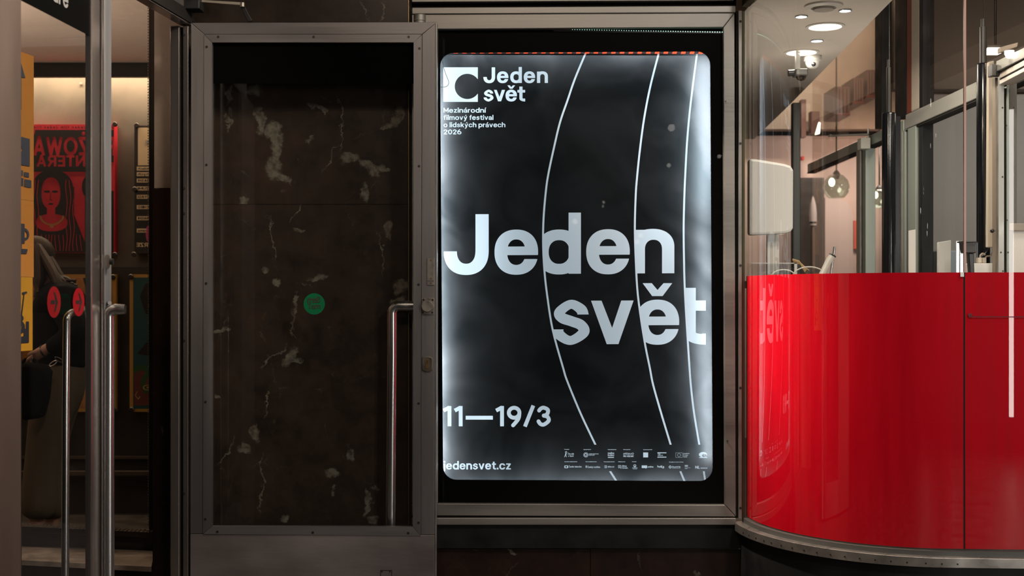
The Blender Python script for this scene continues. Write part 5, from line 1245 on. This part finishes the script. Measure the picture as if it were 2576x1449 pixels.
# ---- hanging glass globe lamps
GLOBE = glass('green tinted globe', (.70, .80, .74), 1.6, .12); 
def globe(px, py, rpx, Y, lab):
    c_ = P(px, py, Y); r = rpx/F*Y; t = thing('globe_lamp', c_, lab, 'pendant lamp', 'glass globe pendants in the hall')
    MB().lathe(c_, (0, 0, -1), [(.02, -r*1.0), (r*.55, -r*.84), (r*.86, -r*.5), (r, 0), (r*.9, r*.45), (r*.62, r*.80), (r*.52, r*.86)], 30).build('glass_globe', GLOBE, t, True)
    MB().lathe(c_, (0, 0, -1), [(.012, -r*1.25), (.03, -r*1.02), (.03, -r*.9), (.018, -r*.6)], 16).build('cap', BLACKPLASTIC, t, True)
    MB().ball(c_-Vector((r*.35, 0, -r*.35)), r*.30, 14, 0, (.8, .8, 1.1)).build('bulb', WARMGLOW, t, True)
    MB().tube([c_+Vector((0, 0, r*1.2)), c_+Vector((0, 0, 4.9-c_.z))], .006, 8).build('cord', BLACKPLASTIC, t)
globe(2104, 470, 33, 10.6, 'large clear green glass globe pendant left of the aluminium mullion')
globe(2212, 500, 27, 10.9, 'dark green glass globe pendant between mullion and black post')

# ---- glass partition running back into the hall
XP = 2.155
def px_Y(px): return XP*F/(px-CX)
part = thing('glass_partition', (XP, 6.5, 0), 'aluminium framed glass partition running back behind the booth', 'partition')
ALU = mat('partition aluminium', (0.38, 0.37, 0.34), .38, .55, noise=(12, .15, (1, .15, 1))); ALUG = mat('grey green aluminium', (0.36, 0.40, 0.36), .45, .5)
zb_ = 2.30
MB().box(XP-.03, XP+.03, 5.28, px_Y(2292), zb_-.075, zb_).build('beam', ALU, part, bevel=.003)
MB().box(XP-.025, XP+.03, px_Y(2284)+.0, px_Y(2040), zb_-.08, zb_-.02).build('beam', ALUG, part, bevel=.003)
MB().box(XP-.028, XP+.028, 5.28, px_Y(2040), zb_-.088, zb_-.082).build('beam_seal', DARKGAP, part)
def mull(px0, px1, m, nm, z1=zb_-.08, dx=.0, z0=0):
    y0, y1 = px_Y(px1), px_Y(px0); return MB().box(XP-.03+dx, XP+.03+dx, y0, y1, z0, z1).build(nm, m, part, bevel=.003)
mull(2166, 2176, ALU, 'mullion'); mull(2176.6, 2182, DARKGAP, 'mullion_seal', dx=.01); mull(2182.4, 2190, ALUG, 'mullion')
mull(2270, 2283, ALU, 'mullion'); mull(2283.5, 2290.5, ALUG, 'mullion'); mull(2291, 2297, DARKGAP, 'mullion_seal', dx=.01)
mull(2297.5, 2318, ALUG, 'mullion'); mull(2318.5, 2328, BASEBLACK, 'mullion_seal', dx=.012)
yA, yB = 5.3, px_Y(2040)
MB().poly([(XP+.01, yA, 0), (XP+.01, yB, 0), (XP+.01, yB, zb_-.08), (XP+.01, yA, zb_-.08)]).build('lower_glass', DOORGLASS, part)
MB().poly([(XP+.01, yA, zb_), (XP+.01, yB, zb_), (XP+.01, yB, 4.2), (XP+.01, yA, 4.2)]).build('upper_glass', glass('brown tinted glass', (.80, .72, .66), 1.3), part)
for (a, b, m, nm) in ((2256, 2285, BASEBLACK, 'upper_post'), (2286, 2297, mat('rust red post', (.16, .035, .02), .5), 'upper_post'), (2297.6, 2316, mat('cream post', (.42, .36, .30), .5), 'upper_post'), (2317, 2326, BASEBLACK, 'upper_post'), (2205, 2222, BASEBLACK, 'upper_post')):
    mull(a, b, m, nm, 4.2, 0.02, zb_+.01)
# bracket box and arm over the mullion
bx = thing('door_operator', P(2185, 360, 7.55), 'pale bracket box with thin arm on the partition beam', 'door operator')
MB().box(P(2166, 0, 7.5).x, P(2190, 0, 7.5).x, 7.5, 7.58, P(0, 374, 7.5).z, P(0, 346, 7.5).z).build('box', mat('aged white', (.55, .53, .47), .5), bx, bevel=.003)
MB().tube([P(2184, 338, 7.5), P(2084, 342, 7.7)], .006, 8).build('arm', ALU, bx); MB().tube([P(2184, 347, 7.52), P(2184, 322, 7.52)], .005, 8).build('pivot', ALU, bx)
# black telescopic tubes standing before the partition
TUBE = mat('black glossy tube', (.007, .008, .010), .16, spec=.6)
def tele(px, Y, wpx, ytop, rod, yrod, lab):
    t = thing('black_post', P(px, 700, Y), lab, 'post', 'black telescopic posts in the booth'); r = wpx/2/F*Y; c_ = P(px, 0, Y)
    MB().lathe(Vector((c_.x, Y, 0)), (0, 0, 1), [(r, 1.386), (r, P(0, ytop+4, Y).z), (r*.9, P(0, ytop, Y).z), (r*.3, P(0, ytop, Y).z)], 30).build('outer_tube', TUBE, t, True)
    MB().lathe(Vector((c_.x-.001, Y, 0)), (0, 0, 1), [(rod/2/F*Y, P(0, ytop+3, Y).z), (rod/2/F*Y, P(0, yrod+20, Y).z), (rod/3/F*Y, P(0, yrod+19, Y).z), (rod/3/F*Y, P(0, yrod, Y).z)], 18).build('inner_rod', GREYP, t, True)
    MB().tube([P(px+1, yrod+2, Y), P(px+1, -140, Y)], .0018, 6).build('cable', BLACKPLASTIC, t)
tele(2236, 5.58, 34, 284, 11, 150, 'thick black telescopic post left of the grey green mullions')
tele(2473.5, 5.55, 33, 160, 17, 48, 'thick black telescopic post beside the white conduit')
MB_ = MB().box(P(1995, 0, 7.6).x, P(2014, 0, 7.6).x, 7.6, 7.66, 0, P(0, 258, 7.6).z).build('dark_post', mat('dark green steel post', (.016, .019, .017), .35), None, bevel=.003)
tag(MB_, 'square dark steel post behind the white monitor', 'post')
MB_ = MB().box(P(2247, 0, 5.70).x, P(2266, 0, 5.70).x, 5.70, 5.73, 1.386, P(0, 288, 5.66).z).build('dark_post', TUBE, None, bevel=.003)
tag(MB_, 'flat dark strip post just right of the left black telescopic post', 'post')
# white conduit, power box with plugs, knob
cd = thing('cable_conduit', P(2493, 660, 5.5), 'cream cable conduit running down beside the black post', 'conduit')
MB().prism([P(2485.5, 622, 5.46), P(2499.5, 622, 5.46), P(2501, 152, 5.46), P(2488, 155, 5.46)], (0, .03, 0)).build('channel', mat('cream plastic', (.66, .57, .45), .5), cd, bevel=.003)
CABLE = mat('beige cable', (.45, .37, .29), .5)
MB().tube([P(*q, 5.51) for q in smooth_path([(2496, 620), (2498, 632), (2492, 643), (2482, 645), (2478, 652)], 5)], .0035, 8).build('cable', CABLE, cd, True)
MB().tube([P(*q, 5.5) for q in smooth_path([(2488, 620), (2482, 634), (2472, 644), (2468, 650)], 5)], .0028, 8).build('cable', BLACKPLASTIC, cd, True)
pbx = thing('power_box', P(2470, 687, 5.3), 'white power box with plugs on the counter under the conduit', 'power box')
slab(MB(), atY(5.3), R4(2438, 662, 2502, 692), (0, .07, 0)).build('box', WHITE, pbx, bevel=.004)
for x_ in (2466, 2477): slab(MB(), atY(5.33), R4(x_-5, 648, x_+5, 661.8), (0, .025, 0)).build('plug', mat('cream plug', (.62, .54, .44), .5), pbx, bevel=.003)
MB().tube([P(*q, 5.34) for q in smooth_path([(2466, 649), (2466, 643), (2472, 638), (2478, 641)], 4)], .004, 8).build('plug_cable', CABLE, pbx, True)
# card terminal on its stalk
tm = thing('card_terminal', P(2446, 687, 5.15), 'black card terminal on a stalk behind the glass joint', 'card terminal')
mb = MB().prism([P(2422, 609, 5.15), P(2427, 637, 5.15), P(2456, 637, 5.15), P(2456, 608, 5.15)], (0, .05, 0)); mb.build('terminal', BLACKPLASTIC, tm, bevel=.004)
slab(MB(), atY(5.148), R4(2430, 614, 2455, 634), (0, .002, 0)).build('screen', GREYP, tm)
slab(MB(), atY(5.13), R4(2422, 606, 2457, 610), (0, .07, 0)).build('hood', BLACKPLASTIC, tm, bevel=.002)
MB().prism([P(2437, 637, 5.17), P(2441, 692, 5.17), P(2452, 692, 5.17), P(2450, 637, 5.17)], (0, .03, 0)).build('stalk', BLACKPLASTIC, tm, bevel=.003)
# white cards and boards on the counter
tag(MB().prism([P(2286, 706, 5.55), P(2303.5, 706, 5.55), P(2303, 577, 5.55), P(2286, 580, 5.55)], (0, .008, 0)).build('white_board', WHITEPAPER), 'narrow white board leaning on the grey green mullion', 'board')
tag(MB().prism([P(2362, 692, 5.75), P(2393, 692, 5.75), P(2393, 604, 5.75), P(2362, 609, 5.75)], (0, .03, 0)).build('white_stand', WHITE, bevel=.003), 'white display stand left of the vertical light strips', 'stand')
# vertical dotted light strips
COLDLED = glow('cold white led', (.82, .93, 1.0), 5.0)
for px, g_, lab in ((2409.5, 0, 'vertical dotted LED strip, the left of the pair'), (2420, 0, 'vertical dotted LED strip beside the glass joint')):
    t = thing('led_strip', P(px, 690, 5.6), lab, 'led strip', 'dotted light strips on the counter')
    slab(MB(), atY(5.6), R4(px-3.5, 606, px+3.5, 692), (0, .006, 0)).build('carrier', WHITE, t)
    first = None
    for k in range(15):
        q = P(px, 611+k*5.5, 5.597)
        if first is None:
            first = MB().ball((0, 0, 0), .0042, 8).build('led', COLDLED, t); first.location = q
        else:
            c2 = first.copy(); C.objects.link(c2); c2.location = q
tag(MB().box(P(2362, 0, 9.9).x, P(2420, 0, 9.9).x, 9.9, 10.1, .0, P(0, 630, 9.9).z).build('display_counter', mat('pale blue counter', (.30, .36, .42), .5), None, bevel=.01), 'pale blue counter far back behind the light strips', 'counter')
# white monitor behind the curved glass, container, bowls, brush, microphone-like stand
YMn = 5.9; mo = thing('monitor', P(1950, 690, YMn), 'white monitor seen from behind through the curved glass', 'monitor')
mb = MB(); ol = [(1885, 592), (1975, 588), (1990, 583), (1996, 574), (1996.5, 428), (1990, 417), (1975, 412), (1903, 400), (1885, 399)]
mb.prism([P(x_, y_, YMn) for x_, y_ in ol], (0, .06, 0)); mb.build('housing', WHITE, mo, bevel=.012)
slab(MB(), atY(YMn+.07), R4(1930, 585, 1960, 694), (0, .02, 0)).build('stand', TRIMW, mo)
YCn = 5.45
CLEAR = glass('clear plastic', (.88, .90, .90), 1.6, .04)
cbx = thing('clear_box', P(1950, 690, YCn), 'clear plastic box on the counter below the monitor', 'box')
q = P(1890, 692, YCn), P(2005, 692, YCn); z1_ = P(0, 661, YCn).z
mb = MB(); mb.poly([(q[0].x, YCn, q[0].z), (q[1].x, YCn, q[1].z), (q[1].x, YCn, z1_), (q[0].x, YCn, z1_)]); mb.poly([(q[1].x, YCn, q[0].z), (q[1].x, YCn+.1, q[0].z), (q[1].x, YCn+.1, z1_), (q[1].x, YCn, z1_)]); mb.poly([(q[0].x, YCn+.1, q[0].z), (q[1].x, YCn+.1, q[1].z), (q[1].x, YCn+.1, z1_), (q[0].x, YCn+.1, z1_)])
mb.build('box_walls', CLEAR, cbx); mb = MB(); mb.box(q[0].x, q[1].x, YCn-.002, YCn+.0, z1_-.004, z1_).box(q[1].x-.012, q[1].x, YCn-.002, YCn+.004, q[0].z, z1_); mb.build('rim', mat('clear rim', (.6, .6, .58), .3), cbx)
for px, lab in ((1971, 'clear round lid, the left of the two on the counter'), (2036, 'clear round lid at the foot of the grey tube')):
    t = thing('round_lid', P(px, 690, 5.35), lab, 'lid', 'clear round lids on the counter')
    mb = MB(); cc = P(px, 698, 5.33); rr = 27/F*5.33 if px < 2000 else 37/F*5.33
    arc_ = [cc+Vector((rr*1.15*math.cos(a), 0, rr*.72*math.sin(a))) for a in [math.pi*k/20 for k in range(21)]]
    mb.tube(arc_, .0028, 8); mb.build('rim', mat('lid rim', (.42, .42, .39), .4), t, True)
    MB().poly(arc_).build('lid_disc', CLEAR, t)
br = MB()
for k in range(26):
    a = rnd.uniform(-1, 1); br.tube([P(1996+3*a, 657+5*a+rnd.uniform(-2, 2), 5.6+.01*a), P(2012+3*a, 660+4*a, 5.6), P(2030+6*a, 677+6*abs(a)-3*a, 5.6)], [.0028, .0032, .0016], 6)
tag(br.build('straw_brush', mat('straw', (.50, .34, .17), .7), None, True), 'straw coloured brush lying on the counter', 'brush')
gm = thing('grey_tube', P(2078, 690, 5.2), 'grey tube with black ring leaning beside a steel rod on the counter', 'tube')
GT = mat('grey tube paint', (.52, .51, .47), .4)
MB().tube([P(2066, 694, 5.2), P(2086, 654, 5.2), P(2094, 643, 5.2)], [.0125, .0135, .0135], 18).build('tube_body', GT, gm, True)
a_, b_ = P(2094, 643.5, 5.2), P(2096, 640, 5.2); MB().lathe(a_, (b_-a_), [(.0145, -.0015), (.015, 0), (.015, .003), (.0145, .0045), (0, .0045)], 20).build('black_ring', BLACKPLASTIC, gm, True)
MB().tube([P(2089, 694, 5.23), P(2099.5, 621, 5.23)], .0055, 14).build('steel_rod', STEEL, gm, True)
# right hand sliding door assembly
sd = thing('sliding_frame', (1.93, 5.0, 1.4), 'aluminium sliding window frame at the right edge of the booth', 'window frame')
Yr = 5.25
slab(MB(), atY(Yr), R4(2511, 215, 2527, 692), (0, .06, 0)).build('upright', ALU, sd, bevel=.002); slab(MB(), atY(Yr+.02), R4(2527.5, 222, 2532, 692), (0, .04, 0)).build('upright_seal', DARKGAP, sd)
slab(MB(), atY(Yr+.005), R4(2532.5, 216, 2539, 692), (0, .05, 0)).build('upright', ALUG, sd, bevel=.002); slab(MB(), atY(Yr+.03), R4(2539.5, 210, 2558, 566), (0, .03, 0)).build('inner_upright', mat('grey upright', (.13, .125, .11), .5), sd)
slab(MB(), atY(Yr+.02), R4(2503, 195, 2510, 692), (0, .03, 0)).build('side_channel', mat('tan channel', (.32, .26, .20), .5), sd)
mb = MB()
for (x_, y_) in ((2522, 271), (2531.5, 316), (2550, 271), (2522, 445), (2533, 554), (2518, 635), (2536, 635), (2523, 682), (2531, 682)): disc(MB(), P(x_, y_, Yr-.0005), (0, -1, 0), .0035, .001, 0, 10).build('screw', SCREW, sd)
def diag(y0, y1, d, m, nm, th_=.05):
    mb = MB(); h0, h1 = y0, y1
    mb.prism([P(2514 if nm != 'head_beam' else 2506, h1+2, Yr-.01), P(2640, h1-64, Yr-.45), P(2640, h0-64, Yr-.45), P(2514 if nm != 'head_beam' else 2506, h0+2, Yr-.01)], (.06, .02, 0)); return mb.build(nm, m, sd, bevel=.002)
diag(152, 178, 0, ALU, 'head_beam'); diag(181, 196, 0, mat('cream rail', (.55, .48, .41), .45), 'middle_rail'); diag(197, 199, 0, DARKGAP, 'rail_seal'); diag(200, 211, 0, mat('white rail', (.62, .57, .51), .45), 'lower_rail')
slab(MB(), atY(Yr-.02), R4(2496, 161, 2507, 190), (0, .05, 0)).build('corner_block', GREYP, sd, bevel=.002); slab(MB(), atY(Yr-.015), R4(2508, 158, 2522, 189), (0, .05, 0)).build('corner_block', BLACKPLASTIC, sd, bevel=.002)
slab(MB(), atY(Yr), R4(2540, 562, 2600, 580), (0, .03, 0)).build('cross_bar', GREYWALL, sd, bevel=.002)
tag(slab(MB(), atY(Yr+.01), R4(2549, 580, 2612, 692), (0, .006, 0)).build('white_card', WHITEPAPER), 'white card standing at the right edge of the booth', 'card')
kn = thing('knob', P(2496, 581, 5.22), 'small black knob on a thin rod beside the conduit', 'knob')
MB().ball(P(2496, 581, 5.22), .0085, 14).build('knob_ball', BLACKPLASTIC, kn, True); MB().tube([P(2500, 581, 5.22), P(2512, 580, 5.25)], .002, 8).build('rod', STEEL, kn)
fl = thing('tube_light', P(2505, 127, 6.0), 'short glowing tube light above the head beam of the sliding frame', 'light')
slab(MB(), atY(6.0), R4(2486, 119, 2520, 134), (0, .05, 0)).build('diffuser', WARMGLOW, fl, bevel=.004); slab(MB(), atY(6.02), R4(2484, 113, 2524, 119), (0, .06, 0)).build('housing', GREYP, fl); MB().tube([P(2504, 113, 6.05), Vector((P(2504, 0, 6.05).x, 6.05, 5.2))], .006, 8).build('hanger', BLACKPLASTIC, fl)
hd = MB().lathe(P(2539, 128, 5.1), (0, 0, -1), [(.019, 0), (.0185, .012), (.012, .026), (0, .032)], 20).build('half_globe_lamp', WARMGLOW, None, True); tag(hd, 'small glowing half globe lamp in front of the head beam', 'lamp')
tag(MB().prism([P(2518, 132, 5.35), P(2560, 118, 5.35), P(2562, 106, 5.35), P(2518, 118, 5.35)], (0, .04, 0)).build('cable_box', mat('brown cable box', (.36, .29, .22), .6), None, bevel=.004), 'brown cable box on top of the head beam', 'cable box')
